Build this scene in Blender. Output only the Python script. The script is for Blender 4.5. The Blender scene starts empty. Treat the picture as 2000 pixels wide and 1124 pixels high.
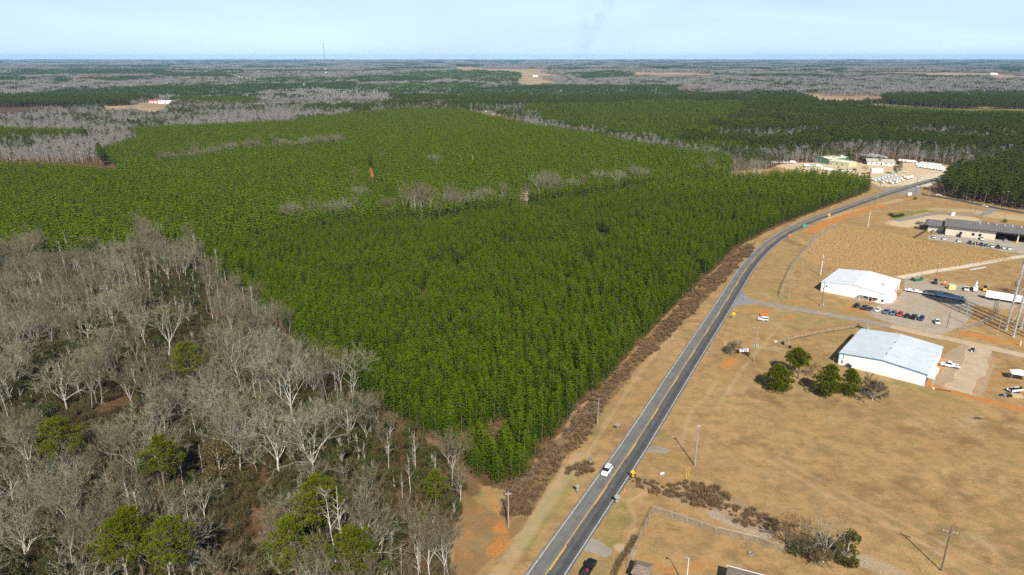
import bpy, math, random
import numpy as np
random.seed(7); RNG = np.random.default_rng(7)
R = math.radians
SC = bpy.context.scene; COL = SC.collection
# ---------------------------------------------------------------- camera, sky, sun, exposure
CAM_H = 110.0; FPX = 1333.0; PIT = math.atan((562-113.5)/FPX)
cam = bpy.data.objects.new("camera", bpy.data.cameras.new("camera")); COL.objects.link(cam)
cam.location = (0, 0, CAM_H); cam.rotation_euler = (R(90)-PIT, 0, 0)
cam.data.sensor_width = 36; cam.data.lens = 36*FPX/2000; cam.data.clip_start = 1; cam.data.clip_end = 90000
SC.camera = cam
SUN_EL = R(41); SUN_DIR = np.array([0.15, -0.989])      # horizontal direction towards the sun
w = bpy.data.worlds.new("World"); SC.world = w; w.use_nodes = True
nt = w.node_tree; nt.nodes.clear()
o_ = nt.nodes.new('ShaderNodeOutputWorld'); bg = nt.nodes.new('ShaderNodeBackground')
sky = nt.nodes.new('ShaderNodeTexSky'); sky.sky_type = 'NISHITA'; sky.sun_disc = False
sky.sun_elevation = SUN_EL; sky.sun_rotation = math.atan2(SUN_DIR[0], SUN_DIR[1])
sky.altitude = 100; sky.air_density = 1.0; sky.dust_density = 0.6; sky.ozone_density = 2.0
tc = nt.nodes.new('ShaderNodeTexCoord'); mp = nt.nodes.new('ShaderNodeMapping'); mp.inputs['Scale'].default_value = (1.2, 1.2, 9)
n1 = nt.nodes.new('ShaderNodeTexNoise'); n1.inputs['Scale'].default_value = 2.3; n1.inputs['Detail'].default_value = 7
n1.inputs['Distortion'].default_value = 0.6
rm = nt.nodes.new('ShaderNodeMapRange'); rm.inputs['From Min'].default_value = .36; rm.inputs['From Max'].default_value = .7
rm.inputs['To Max'].default_value = .98; rm.inputs['To Min'].default_value = .72
mx = nt.nodes.new('ShaderNodeMixRGB'); mx.inputs['Color2'].default_value = (10.9, 14.1, 17.3, 1)
L = nt.links.new
L(tc.outputs['Generated'], mp.inputs['Vector']); L(mp.outputs['Vector'], n1.inputs['Vector']); L(n1.outputs['Fac'], rm.inputs['Value'])
sz_ = nt.nodes.new('ShaderNodeSeparateXYZ'); L(tc.outputs['Generated'], sz_.inputs[0]); fz = nt.nodes.new('ShaderNodeMapRange'); fz.interpolation_type = 'SMOOTHSTEP'
fz.inputs['From Min'].default_value = .0; fz.inputs['From Max'].default_value = .26; fz.inputs['To Min'].default_value = 1.0; fz.inputs['To Max'].default_value = .05; L(sz_.outputs['Z'], fz.inputs['Value'])
mm_ = nt.nodes.new('ShaderNodeMath'); mm_.operation = 'MULTIPLY'; L(rm.outputs['Result'], mm_.inputs[0]); L(fz.outputs['Result'], mm_.inputs[1]); L(mm_.outputs[0], mx.inputs['Fac']); L(sky.outputs['Color'], mx.inputs['Color1']); L(mx.outputs['Color'], bg.inputs['Color'])
bg.inputs['Strength'].default_value = 0.058; L(bg.outputs['Background'], o_.inputs['Surface'])
sl = bpy.data.lights.new("sun", 'SUN'); sl.energy = 5.0; sl.angle = R(0.5); sl.color = (1, .96, .88)
so = bpy.data.objects.new("sun", sl); COL.objects.link(so); so.location = (50, -50, 300)
from mathutils import Vector
so.rotation_euler = Vector((SUN_DIR[0]*math.cos(SUN_EL), SUN_DIR[1]*math.cos(SUN_EL), math.sin(SUN_EL))).to_track_quat('Z', 'Y').to_euler()
SC.view_settings.view_transform = 'Standard'; SC.view_settings.look = 'None'; SC.view_settings.gamma = 1
SC.view_settings.exposure = 0.34; SC.view_settings.use_curve_mapping = False
SC.cycles.max_bounces = 5; SC.cycles.diffuse_bounces = 2; SC.cycles.glossy_bounces = 2; SC.cycles.transmission_bounces = 3
SC.cycles.transparent_max_bounces = 10; SC.cycles.volume_bounces = 0
SC.cycles.use_denoising = False; SC.cycles.use_adaptive_sampling = True; SC.cycles.adaptive_threshold = 0.02
# ---------------------------------------------------------------- photo pixel <-> ground
def ray(x, y):
    u = (x-1000)/FPX; v = (562-y)/FPX
    return u, math.cos(PIT)+v*math.sin(PIT), -math.sin(PIT)+v*math.cos(PIT)
def G(x, y, z=0.0):
    r = ray(x, y); t = (z-CAM_H)/r[2]; return (r[0]*t, r[1]*t)
def PX(X, Y, Z=0.0):
    z = np.asarray(Z)-CAM_H; d = Y*math.cos(PIT)-z*math.sin(PIT); up = Y*math.sin(PIT)+z*math.cos(PIT)
    return 1000+FPX*X/d, 562-FPX*up/d
def pip(px, py, poly):
    ins = np.zeros(px.shape, bool); n = len(poly)
    for i in range(n):
        x1, y1 = poly[i]; x2, y2 = poly[(i+1) % n]
        if y1 == y2: continue
        c = (y1 > py) != (y2 > py)
        ins ^= c & (px < (x2-x1)*(py-y1)/(y2-y1)+x1)
    return ins
def seg_dist(X, Y, pts):
    d = np.full(X.shape, 1e9)
    for (ax, ay), (bx, by) in zip(pts[:-1], pts[1:]):
        vx, vy = bx-ax, by-ay; l2 = vx*vx+vy*vy+1e-9
        t = np.clip(((X-ax)*vx+(Y-ay)*vy)/l2, 0, 1)
        d = np.minimum(d, np.hypot(X-ax-t*vx, Y-ay-t*vy))
    return d
def hsh(i, j, s=0):
    a = np.sin(i*127.1+j*311.7+s*74.7)*43758.5453; return a-np.floor(a)
def vnoise(X, Y, sc, s=0):
    x = X/sc; y = Y/sc; i = np.floor(x); j = np.floor(y); f = x-i; g = y-j
    f = f*f*(3-2*f); g = g*g*(3-2*g)
    return (hsh(i, j, s)*(1-f)+hsh(i+1, j, s)*f)*(1-g)+(hsh(i, j+1, s)*(1-f)+hsh(i+1, j+1, s)*f)*g
def fbm(X, Y, sc, s=0, o=4):
    r = 0; a = .5; t = 0
    for k in range(o): r = r+a*vnoise(X, Y, sc/2**k, s+k*7); t += a; a *= .5
    return r/t
def terr(X, Y):
    D = np.hypot(X, Y); A = np.clip((D-1500)/5000, 0, 1)
    return A*(9*(fbm(X, Y, 1500, 3, 3)-.5))*2*(1+np.clip((D-6000)/12000, 0, 1.0)*1.2)
# ---------------------------------------------------------------- tags
def tag(o, label=None, cat=None, group=None, kind=None):
    if label: o['label'] = label
    if cat: o['category'] = cat
    if group: o['group'] = group
    if kind: o['kind'] = kind
    return o
# ---------------------------------------------------------------- materials
def newmat(name):
    m = bpy.data.materials.new(name); m.use_nodes = True; n = m.node_tree; n.nodes.clear()
    return m, n
def node(n, t, **k):
    d = n.nodes.new(t)
    for a, v in k.items():
        if hasattr(d, a): setattr(d, a, v)
        else: d.inputs[a.replace('_', ' ')].default_value = v
    return d
def c4(c): return (c[0], c[1], c[2], 1)
MATS = {}
def mat(name, c, rough=.7, metal=0, var=.12, scale=3.0, c2=None, coat=0, emit=None, streak=None):
    if name in MATS: return MATS[name]
    m, n = newmat(name); l = n.links.new
    out = node(n, 'ShaderNodeOutputMaterial'); b = node(n, 'ShaderNodeBsdfPrincipled')
    b.inputs['Roughness'].default_value = rough; b.inputs['Metallic'].default_value = metal
    if coat: b.inputs['Coat Weight'].default_value = coat
    tc = node(n, 'ShaderNodeTexCoord'); ns = node(n, 'ShaderNodeTexNoise'); ns.inputs['Scale'].default_value = scale; ns.inputs['Detail'].default_value = 5
    mp = node(n, 'ShaderNodeMapping')
    if streak: mp.inputs['Scale'].default_value = streak
    l(tc.outputs['Object'], mp.inputs['Vector']); l(mp.outputs['Vector'], ns.inputs['Vector'])
    mxx = node(n, 'ShaderNodeMixRGB'); mxx.inputs['Color1'].default_value = c4([v*(1-var) for v in c] if c2 is None else c2)
    mxx.inputs['Color2'].default_value = c4([min(1, v*(1+var)) for v in c] if c2 is None else c)
    mr = node(n, 'ShaderNodeMapRange'); mr.inputs['From Min'].default_value = .35; mr.inputs['From Max'].default_value = .65
    l(ns.outputs['Fac'], mr.inputs['Value']); l(mr.outputs['Result'], mxx.inputs['Fac'])
    l(mxx.outputs['Color'], b.inputs['Base Color']); l(b.outputs['BSDF'], out.inputs['Surface'])
    MATS[name] = m; return m
def seamed(m, sp=1.0, z0=.0):
    n = m.node_tree; l = n.links.new; b = [x for x in n.nodes if x.type == 'BSDF_PRINCIPLED'][0]; src = b.inputs['Base Color'].links[0].from_socket
    tc = node(n, 'ShaderNodeTexCoord'); sx = node(n, 'ShaderNodeSeparateXYZ'); l(tc.outputs['Object'], sx.inputs[0]); ad = node(n, 'ShaderNodeMath', operation='ADD'); l(sx.outputs['X'], ad.inputs[0]); l(sx.outputs['Y'], ad.inputs[1])
    fr = node(n, 'ShaderNodeMath', operation='PINGPONG'); fr.inputs[1].default_value = sp/2; l(ad.outputs[0], fr.inputs[0]); mr = node(n, 'ShaderNodeMapRange'); mr.inputs['From Min'].default_value = 0; mr.inputs['From Max'].default_value = .07; mr.inputs['To Min'].default_value = .3; mr.inputs['To Max'].default_value = 0; l(fr.outputs[0], mr.inputs['Value'])
    ns = node(n, 'ShaderNodeTexNoise'); ns.inputs['Scale'].default_value = .7; mp = node(n, 'ShaderNodeMapping'); mp.inputs['Scale'].default_value = (3, 3, .25); l(tc.outputs['Object'], mp.inputs[0]); l(mp.outputs[0], ns.inputs['Vector'])
    m2 = node(n, 'ShaderNodeMapRange'); m2.inputs['From Min'].default_value = .52; m2.inputs['From Max'].default_value = .75; m2.inputs['To Max'].default_value = .18; l(ns.outputs['Fac'], m2.inputs['Value']); mm = node(n, 'ShaderNodeMath', operation='MAXIMUM'); l(mr.outputs[0], mm.inputs[0]); l(m2.outputs[0], mm.inputs[1])
    mx = node(n, 'ShaderNodeMixRGB'); mx.inputs['Color2'].default_value = (.66, .65, .62, 1); l(mm.outputs[0], mx.inputs['Fac']); l(src, mx.inputs['Color1']); l(mx.outputs[0], b.inputs['Base Color'])
def leafmat(name, ca, cb, cc, trans=.25):
    """foliage: colour from per-instance random and a per-leaf attribute 'v'"""
    if name in MATS: return MATS[name]
    m, n = newmat(name); l = n.links.new
    out = node(n, 'ShaderNodeOutputMaterial'); oi = node(n, 'ShaderNodeObjectInfo'); at = node(n, 'ShaderNodeAttribute', attribute_name='v')
    geo = node(n, 'ShaderNodeNewGeometry'); ns = node(n, 'ShaderNodeTexNoise'); ns.inputs['Scale'].default_value = .022; ns.inputs['Detail'].default_value = 4
    l(geo.outputs['Position'], ns.inputs['Vector'])
    mr = node(n, 'ShaderNodeMapRange'); mr.inputs['From Min'].default_value = .36; mr.inputs['From Max'].default_value = .64
    l(ns.outputs['Fac'], mr.inputs['Value'])
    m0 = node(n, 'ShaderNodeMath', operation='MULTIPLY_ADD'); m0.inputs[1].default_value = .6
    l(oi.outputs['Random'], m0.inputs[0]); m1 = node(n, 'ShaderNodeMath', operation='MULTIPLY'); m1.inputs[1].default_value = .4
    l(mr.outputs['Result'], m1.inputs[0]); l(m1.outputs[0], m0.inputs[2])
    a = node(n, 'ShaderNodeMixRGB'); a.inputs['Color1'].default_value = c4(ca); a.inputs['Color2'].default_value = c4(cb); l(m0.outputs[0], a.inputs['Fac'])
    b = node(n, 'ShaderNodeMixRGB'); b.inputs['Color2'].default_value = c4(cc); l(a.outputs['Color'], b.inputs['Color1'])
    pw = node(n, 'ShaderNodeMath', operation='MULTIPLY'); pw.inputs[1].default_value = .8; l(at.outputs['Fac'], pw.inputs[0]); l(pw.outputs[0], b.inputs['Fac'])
    d = node(n, 'ShaderNodeBsdfDiffuse'); t = node(n, 'ShaderNodeBsdfTranslucent'); ms = node(n, 'ShaderNodeMixShader'); ms.inputs['Fac'].default_value = trans
    l(b.outputs['Color'], d.inputs['Color']); l(b.outputs['Color'], t.inputs['Color'])
    l(d.outputs[0], ms.inputs[1]); l(t.outputs[0], ms.inputs[2]); l(ms.outputs[0], out.inputs['Surface'])
    MATS[name] = m; return m
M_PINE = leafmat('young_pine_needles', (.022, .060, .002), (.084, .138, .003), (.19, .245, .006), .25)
M_PINED = leafmat('mature_pine_needles', (.042, .070, .008), (.092, .126, .016), (.17, .20, .03), .25)
M_PINEB = leafmat('bright_pine_needles', (.060, .078, .004), (.115, .135, .006), (.19, .205, .012), .25)
M_EVER = leafmat('evergreen_leaves', (.035, .046, .012), (.070, .082, .022), (.14, .15, .045), .2)
M_OAK = leafmat('russet_oak_leaves', (.12, .085, .028), (.15, .11, .035), (.20, .15, .055), .25)
M_TWIG = leafmat('grey_twigs', (.115, .085, .046), (.20, .163, .10), (.33, .29, .20), .1)
M_TWIGP = leafmat('pale_twigs', (.16, .145, .085), (.24, .22, .145), (.42, .39, .29), .1)
M_TWIGFAR = leafmat('distant_bare_twigs', (.155, .14, .12), (.23, .21, .185), (.36, .34, .305), .1)
M_BRUSH = leafmat('brown_brush_twigs', (.085, .045, .022), (.22, .145, .075), (.34, .23, .13), .15)
M_UNDER = leafmat('understory_twigs', (.075, .048, .022), (.085, .078, .026), (.16, .13, .06), .15)
M_STRAW = leafmat('dry_straw_leaves', (.47, .30, .125), (.51, .335, .145), (.58, .40, .19), .35)
M_BARK = mat('pale_bark', (.54, .51, .42), .9, var=.3, scale=2)
M_BARKG = mat('grey_bark', (.36, .31, .25), .9, var=.3, scale=2)
M_BARKP = mat('pine_bark', (.17, .115, .08), .9, var=.3, scale=2)
# ---------------------------------------------------------------- mesh builder
class MB:
    def __init__(s): s.v = []; s.f = []; s.m = []; s.a = []; s.mi = 0
    def face(s, pts, a=0.0):
        b = len(s.v); s.v.extend(pts); s.f.append(tuple(range(b, b+len(pts)))); s.m.append(s.mi); s.a.append(a)
    def poly(s, vs, fs, a=0.0):
        b = len(s.v); s.v.extend(vs)
        for f in fs: s.f.append(tuple(b+i for i in f)); s.m.append(s.mi); s.a.append(a)
    def box(s, c, d, rz=0, bev=0):
        x, y, z = d[0]/2, d[1]/2, d[2]/2; cs, sn = math.cos(rz), math.sin(rz)
        vs = []
        for k in (-1, 1):
            for (i, j) in ((-1, -1), (1, -1), (1, 1), (-1, 1)):
                X, Y = i*x, j*y; vs.append((c[0]+X*cs-Y*sn, c[1]+X*sn+Y*cs, c[2]+k*z))
        s.poly(vs, [(3, 2, 1, 0), (4, 5, 6, 7), (0, 1, 5, 4), (1, 2, 6, 5), (2, 3, 7, 6), (3, 0, 4, 7)]); return s
    def tube(s, pts, rad, n=6, cap=True, a=0.0):
        P = [Vector(p) for p in pts]; b = len(s.v)
        for i, p in enumerate(P):
            d = (P[min(i+1, len(P)-1)]-P[max(i-1, 0)]).normalized()
            u = d.cross(Vector((0, 0, 1)) if abs(d.z) < .9 else Vector((1, 0, 0))).normalized(); w_ = d.cross(u)
            r = rad[i] if hasattr(rad, '__len__') else rad
            for k in range(n):
                t = 2*math.pi*k/n; q = p+(u*math.cos(t)+w_*math.sin(t))*r; s.v.append((q.x, q.y, q.z))
        for i in range(len(P)-1):
            for k in range(n):
                s.f.append((b+i*n+k, b+(i+1)*n+k, b+(i+1)*n+(k+1) % n, b+i*n+(k+1) % n)); s.m.append(s.mi); s.a.append(a)
        if cap:
            e = b+(len(P)-1)*n
            s.f.append(tuple(range(b, b+n))); s.m.append(s.mi); s.a.append(a)
            s.f.append(tuple(range(e+n-1, e-1, -1))); s.m.append(s.mi); s.a.append(a)
        return s
    def prism(s, prof, y0, y1, top=None):
        """profile in xz, extruded along y"""
        n = len(prof); vs = [(x, y0, z) for x, z in prof]+[(x, y1, z) for x, z in prof]
        s.poly(vs, [tuple(range(n)), tuple(range(2*n-1, n-1, -1))]+[(i, n+i, n+(i+1) % n, (i+1) % n) for i in range(n)]); return s
    def mesh(s, name, mats):
        me = bpy.data.meshes.new(name); me.from_pydata(s.v, [], s.f)
        for m in (mats if isinstance(mats, (list, tuple)) else [mats]): me.materials.append(m)
        if any(s.m): me.polygons.foreach_set('material_index', s.m)
        if any(s.a):
            at = me.attributes.new('v', 'FLOAT', 'FACE'); at.data.foreach_set('value', s.a)
        me.update(); return me
    def build(s, name, mats, parent=None, loc=None):
        o = bpy.data.objects.new(name, s.mesh(name, mats)); COL.objects.link(o)
        if parent is not None: o.parent = parent
        if loc is not None: o.location = loc
        return o
def empty(name, loc, rz=0, label=None, cat=None, group=None, sc=1):
    o = bpy.data.objects.new(name, None); COL.objects.link(o); o.location = loc; o.rotation_euler = (0, 0, rz); o.empty_display_size = .5
    o.scale = (sc, sc, sc) if not hasattr(sc, '__len__') else sc
    return tag(o, label, cat, group)
def place(parts, name, loc, rz, label, cat, group=None, sc=1, tilt=(0, 0)):
    """parts: [(name, mesh, location, [subparts])] -> an Empty with one object per part"""
    r = empty(name, loc, rz, label, cat, group, sc); r.rotation_euler = (tilt[0], tilt[1], rz)
    for p in parts:
        o = bpy.data.objects.new(p[0], p[1]); COL.objects.link(o); o.parent = r; o.location = p[2]
        for q in (p[3] if len(p) > 3 else []):
            c = bpy.data.objects.new(q[0], q[1]); COL.objects.link(c); c.parent = o; c.location = q[2]
    return r
def rnd(a, b): return random.uniform(a, b)
def tri_spray(mb, c, d, L, wd, k, spread, att=None):
    """k thin triangles leaving c around direction d"""
    d = Vector(d).normalized(); c = Vector(c)
    for _ in range(k):
        e = (d+Vector((rnd(-1, 1), rnd(-1, 1), rnd(-1, 1)))*spread).normalized()*L*rnd(.6, 1.15)
        s_ = e.cross(Vector((rnd(-1, 1), rnd(-1, 1), rnd(-1, 1)))).normalized()*wd
        mb.face([tuple(c-s_), tuple(c+s_), tuple(c+e)], rnd(0, 1) if att is None else att*rnd(.7, 1.3))
# ---------------------------------------------------------------- tree prototypes (trunk mesh, crown mesh)
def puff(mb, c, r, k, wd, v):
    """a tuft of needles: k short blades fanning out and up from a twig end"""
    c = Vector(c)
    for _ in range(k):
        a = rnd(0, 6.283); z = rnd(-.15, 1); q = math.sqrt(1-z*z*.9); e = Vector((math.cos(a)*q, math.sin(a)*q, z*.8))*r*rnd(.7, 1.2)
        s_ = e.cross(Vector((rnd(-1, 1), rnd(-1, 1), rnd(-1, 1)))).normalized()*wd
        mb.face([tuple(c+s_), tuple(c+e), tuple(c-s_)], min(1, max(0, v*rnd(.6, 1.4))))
def young_pine(seed, H=11.5, W=2.0, lod=0):
    random.seed(seed); t = MB(); c = MB()
    t.tube([(0, 0, -.2), (rnd(-.1, .1), rnd(-.1, .1), H*.5), (0, 0, H*.93)], [.13, .09, .03], 5 if lod == 0 else 3, cap=False)
    nw = 14 if lod == 0 else 7
    for i in range(nw):
        f = i/(nw-1); z = H*(.13+.83*f); r = W*(1-f)**.62*(.8 if f < .12 else 1)*rnd(.8, 1.15)+.10
        nb = (6 if lod == 0 else 4) if f < .75 else 3
        a0 = rnd(0, 6.3)
        for b in range(nb):
            a = a0+b*6.283/nb+rnd(-.35, .35); rr = r*rnd(.7, 1.2)
            if lod == 0:
                for q in (.5, 1.0): puff(c, (math.cos(a)*rr*q+rnd(-.15, .15), math.sin(a)*rr*q+rnd(-.15, .15), z+rr*q*.26), .55, 6, .12, (.0+.8*f**1.6)*(.35+.65*q))  # v paints a highlight: needles lighter towards crown top and branch tips
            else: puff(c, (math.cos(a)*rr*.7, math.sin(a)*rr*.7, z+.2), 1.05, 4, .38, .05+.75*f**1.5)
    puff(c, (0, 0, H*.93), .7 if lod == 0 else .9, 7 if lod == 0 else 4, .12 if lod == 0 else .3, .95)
    return t, c
def clump(mb, c, r, n, L, wd, flat=.7):
    for _ in range(n):
        a = rnd(0, 6.283); z = rnd(-.55, 1); q = math.sqrt(max(0, 1-z*z)); d = Vector((math.cos(a)*q, math.sin(a)*q, z))
        k = rnd(.65, 1.0); p = (c[0]+d.x*r*k, c[1]+d.y*r*k, c[2]+d.z*r*flat*k)
        tri_spray(mb, p, d+Vector((0, 0, .3)), L, wd, 2, .6, (.25+.6*max(0, z))*k)  # highlight painted in v: upper and outer leaves lighter, inner ones darker
def tall_pine(seed, H=20, W=4.5, nl=16, start=.5, dense=1.0, cs=1.0):
    random.seed(seed); t = MB(); c = MB(); bx, by = rnd(-.5, .5), rnd(-.5, .5)
    t.tube([(0, 0, -.3), (bx*.4, by*.4, H*.4), (bx, by, H*.75), (bx*1.2, by, H*.96)], [.32, .26, .17, .05], 7, cap=False)
    for i in range(nl):
        f = i/(nl-1); z = H*(start+(.95-start)*f); R_ = W*(math.sin(math.pi*(.22+.72*f)))*rnd(.6, 1.05)
        a = i*2.4+rnd(-.4, .4); p = (bx+math.cos(a)*R_, by+math.sin(a)*R_, z+R_*rnd(.05, .28))
        t.tube([(bx*.9, by*.9, z-.3), ((bx+p[0])/2, (by+p[1])/2, z+R_*.05), p], [.09, .06, .03], 4, cap=False)
        clump(c, p, rnd(.65, 1.25)*cs*min(W, 5)/4.3, int(70*dense*cs), .50*(1 if dense > .6 else 1.7), .11*(1 if dense > .6 else 2.2), .62)
        q = ((bx+p[0])/2+rnd(-.5, .5), (by+p[1])/2+rnd(-.5, .5), z+.4+R_*.1)
        clump(c, q, rnd(.5, .95)*cs*min(W, 5)/4.3, int(46*dense*cs), .5*(1 if dense > .6 else 1.7), .11*(1 if dense > .6 else 2.2), .6)
    clump(c, (bx*1.2, by, H*.96), 1.2*W/4.3, int(50*dense), .6, .13, .8)
    return t, c
def broadleaf(seed, H=9, W=3.6, n=24, per=42, leaf=.32, start=.25):
    random.seed(seed); t = MB(); c = MB()
    t.tube([(0, 0, -.3), (rnd(-.3, .3), rnd(-.3, .3), H*.3), (0, 0, H*.8)], [.26, .2, .06], 6, cap=False)
    for i in range(n):
        f = rnd(0, 1); a = rnd(0, 6.283); z = H*(start+(.92-start)*f); q = W*math.sqrt(max(0.05, 1-(2*f-.9)**2*.85))*rnd(.35, .95)
        p = (math.cos(a)*q, math.sin(a)*q, z)
        if i % 2 == 0: t.tube([(0, 0, z*.6), ((p[0])*.5, p[1]*.5, z*.85), p], [.09, .06, .03], 4, cap=False)
        clump(c, p, rnd(.85, 1.5)*W/3.6, per, leaf*1.25, leaf*.55, .8)
    return t, c
def bare_tree(seed, H=17, spread=.75, upright=.5, limbs=4, twig=.045, ntw=4, fork=.3, rt=.24, levels=4):
    random.seed(seed); t = MB(); c = MB()
    def grow(p, d, L, r, lv):
        seg = 3; pts = [p.copy()]; rr = [r]; q = p.copy(); dd = d.copy()
        for i in range(seg):
            dd = (dd+Vector((rnd(-1, 1), rnd(-1, 1), rnd(-1, 1)))*.17+Vector((0, 0, .08*upright))).normalized()
            q = q+dd*L/seg; pts.append(q.copy()); rr.append(r*(1-.45*(i+1)/seg))
        (t if lv <= 2 else c).tube(pts, rr, 5 if lv == 0 else (4 if lv == 1 else 3), cap=False, a=.9 if lv > 2 else 0)
        if lv >= 2:
            for k in range(1, seg+1):
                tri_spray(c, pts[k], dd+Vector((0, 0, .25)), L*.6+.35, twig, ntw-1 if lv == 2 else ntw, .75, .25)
        if lv >= levels: return
        nb = limbs if lv == 0 else random.choice((2, 3, 3) if lv < 3 else (2, 2))
        a0 = rnd(0, 6.283)
        for b in range(nb):
            j = seg if b < 2 or lv == 0 else random.choice((1, 2)); a = a0+b*6.283/nb+rnd(-.5, .5)
            sp = spread*rnd(.65, 1.2)*(1 if lv else .85)
            u = dd.cross(Vector((.3, .2, 1))).normalized(); w_ = dd.cross(u)
            nd = (dd*(1)+(u*math.cos(a)+w_*math.sin(a))*sp+Vector((0, 0, upright*.25))).normalized()
            grow(pts[j], nd, L*rnd(.62, .84) if lv else H*rnd(.28, .38), rr[j]*rnd(.66, .82), lv+1)
        if lv == 0:
            grow(pts[-1], (dd+Vector((rnd(-.15, .15), rnd(-.15, .15), .4))).normalized(), H*.3, rr[-1]*.85, 1)
    grow(Vector((0, 0, -.3)), Vector((rnd(-.06, .06), rnd(-.06, .06), 1)).normalized(), H*fork, rt, 0)
    return t, c
def pole_tree(seed, H=18):
    """slim upright bare stem with short branches near the top"""
    random.seed(seed); t = MB(); c = MB(); P = Vector((0, 0, -.3)); pts = [P.copy()]
    for i in range(6): P = P+Vector((rnd(-.25, .25), rnd(-.25, .25), H/6.3)); pts.append(P.copy())
    t.tube(pts, [.15, .14, .12, .1, .08, .05, .02], 5, cap=False)
    for i in range(16):
        f = rnd(.38, .98); k = min(5, int(f*6)); b = pts[k].lerp(pts[k+1], f*6-k); a = rnd(0, 6.283); l_ = rnd(1.2, 3.2)*(1.25-f)+.4
        e = b+Vector((math.cos(a)*l_*.6, math.sin(a)*l_*.6, l_*.75)); t.tube([b, e], [.05, .02], 3, cap=False)
        tri_spray(c, e, e-b, 1.1, .04, 6, .6); tri_spray(c, b.lerp(e, .5), e-b, 1.0, .04, 4, .7)
    return t, c
def shrub(seed, H=2.2, W=1.5, n=110, wd=.045):
    random.seed(seed); c = MB()
    for _ in range(n):
        a = rnd(0, 6.283); q = rnd(0, 1)**.7*W; b = (math.cos(a)*q*.5, math.sin(a)*q*.5, rnd(0, H*.5))
        tri_spray(c, b, (math.cos(a)*q*.6, math.sin(a)*q*.6, H*.6), H*rnd(.35, .6), wd, 2, .5)
    return c
def merge(t, c):
    m = MB(); m.mi = 0; m.poly(t.v, t.f); m.mi = 1; b = len(m.v); m.v.extend(c.v)
    for f, a in zip(c.f, c.a): m.f.append(tuple(i+b for i in f)); m.m.append(1); m.a.append(a)
    return m
def proto(name, tc, mt, mc):
    return bpy.data.objects.new(name, merge(*tc).mesh(name, [mt, mc]))
def proto1(name, c, mc): return bpy.data.objects.new(name, c.mesh(name, [mc]))
def pair(name, tc, mt, mc):
    return [('trunk', tc[0].mesh(name+'_trunk', [mt]), (0, 0, 0)), ('crown', tc[1].mesh(name+'_crown', [mc]), (0, 0, 0))]
# low and clump versions
def far_bare(seed, H=15, W=3.4, n=60, wd=.13):
    random.seed(seed); t = MB(); c = MB(); t.tube([(0, 0, -.3), (0, 0, H*.7)], [.22, .08], 3, cap=False)
    for _ in range(n):
        a = rnd(0, 6.283); f = rnd(.3, .95); q = W*math.sin(math.pi*min(1, f*.95))*rnd(.1, 1)
        tri_spray(c, (math.cos(a)*q*.6, math.sin(a)*q*.6, H*f*.9), (math.cos(a)*.6, math.sin(a)*.6, 1), 2.6, wd, 1, .45)
    return t, c
def far_clump(seed, S, n, H, r, k, hv=.25, spread=.8):
    """a stand of n crowns on an S x S m patch, k leaf faces each"""
    random.seed(seed); c = MB()
    for _ in range(n):
        x, y = rnd(-S/2, S/2)*1.1, rnd(-S/2, S/2)*1.1; h = H*rnd(1-hv, 1+hv*.6); v_ = rnd(0, .5)
        for j in range(k):
            a = rnd(0, 6.283); z = rnd(.45, 1); q = r*(1-z*.6)*rnd(.2, 1)
            tri_spray(c, (x+math.cos(a)*q, y+math.sin(a)*q, h*z*.85), (math.cos(a)*.5, math.sin(a)*.5, .9), r*1.3, r*.45, 1, spread, v_+rnd(0, .4))
    return c
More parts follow.
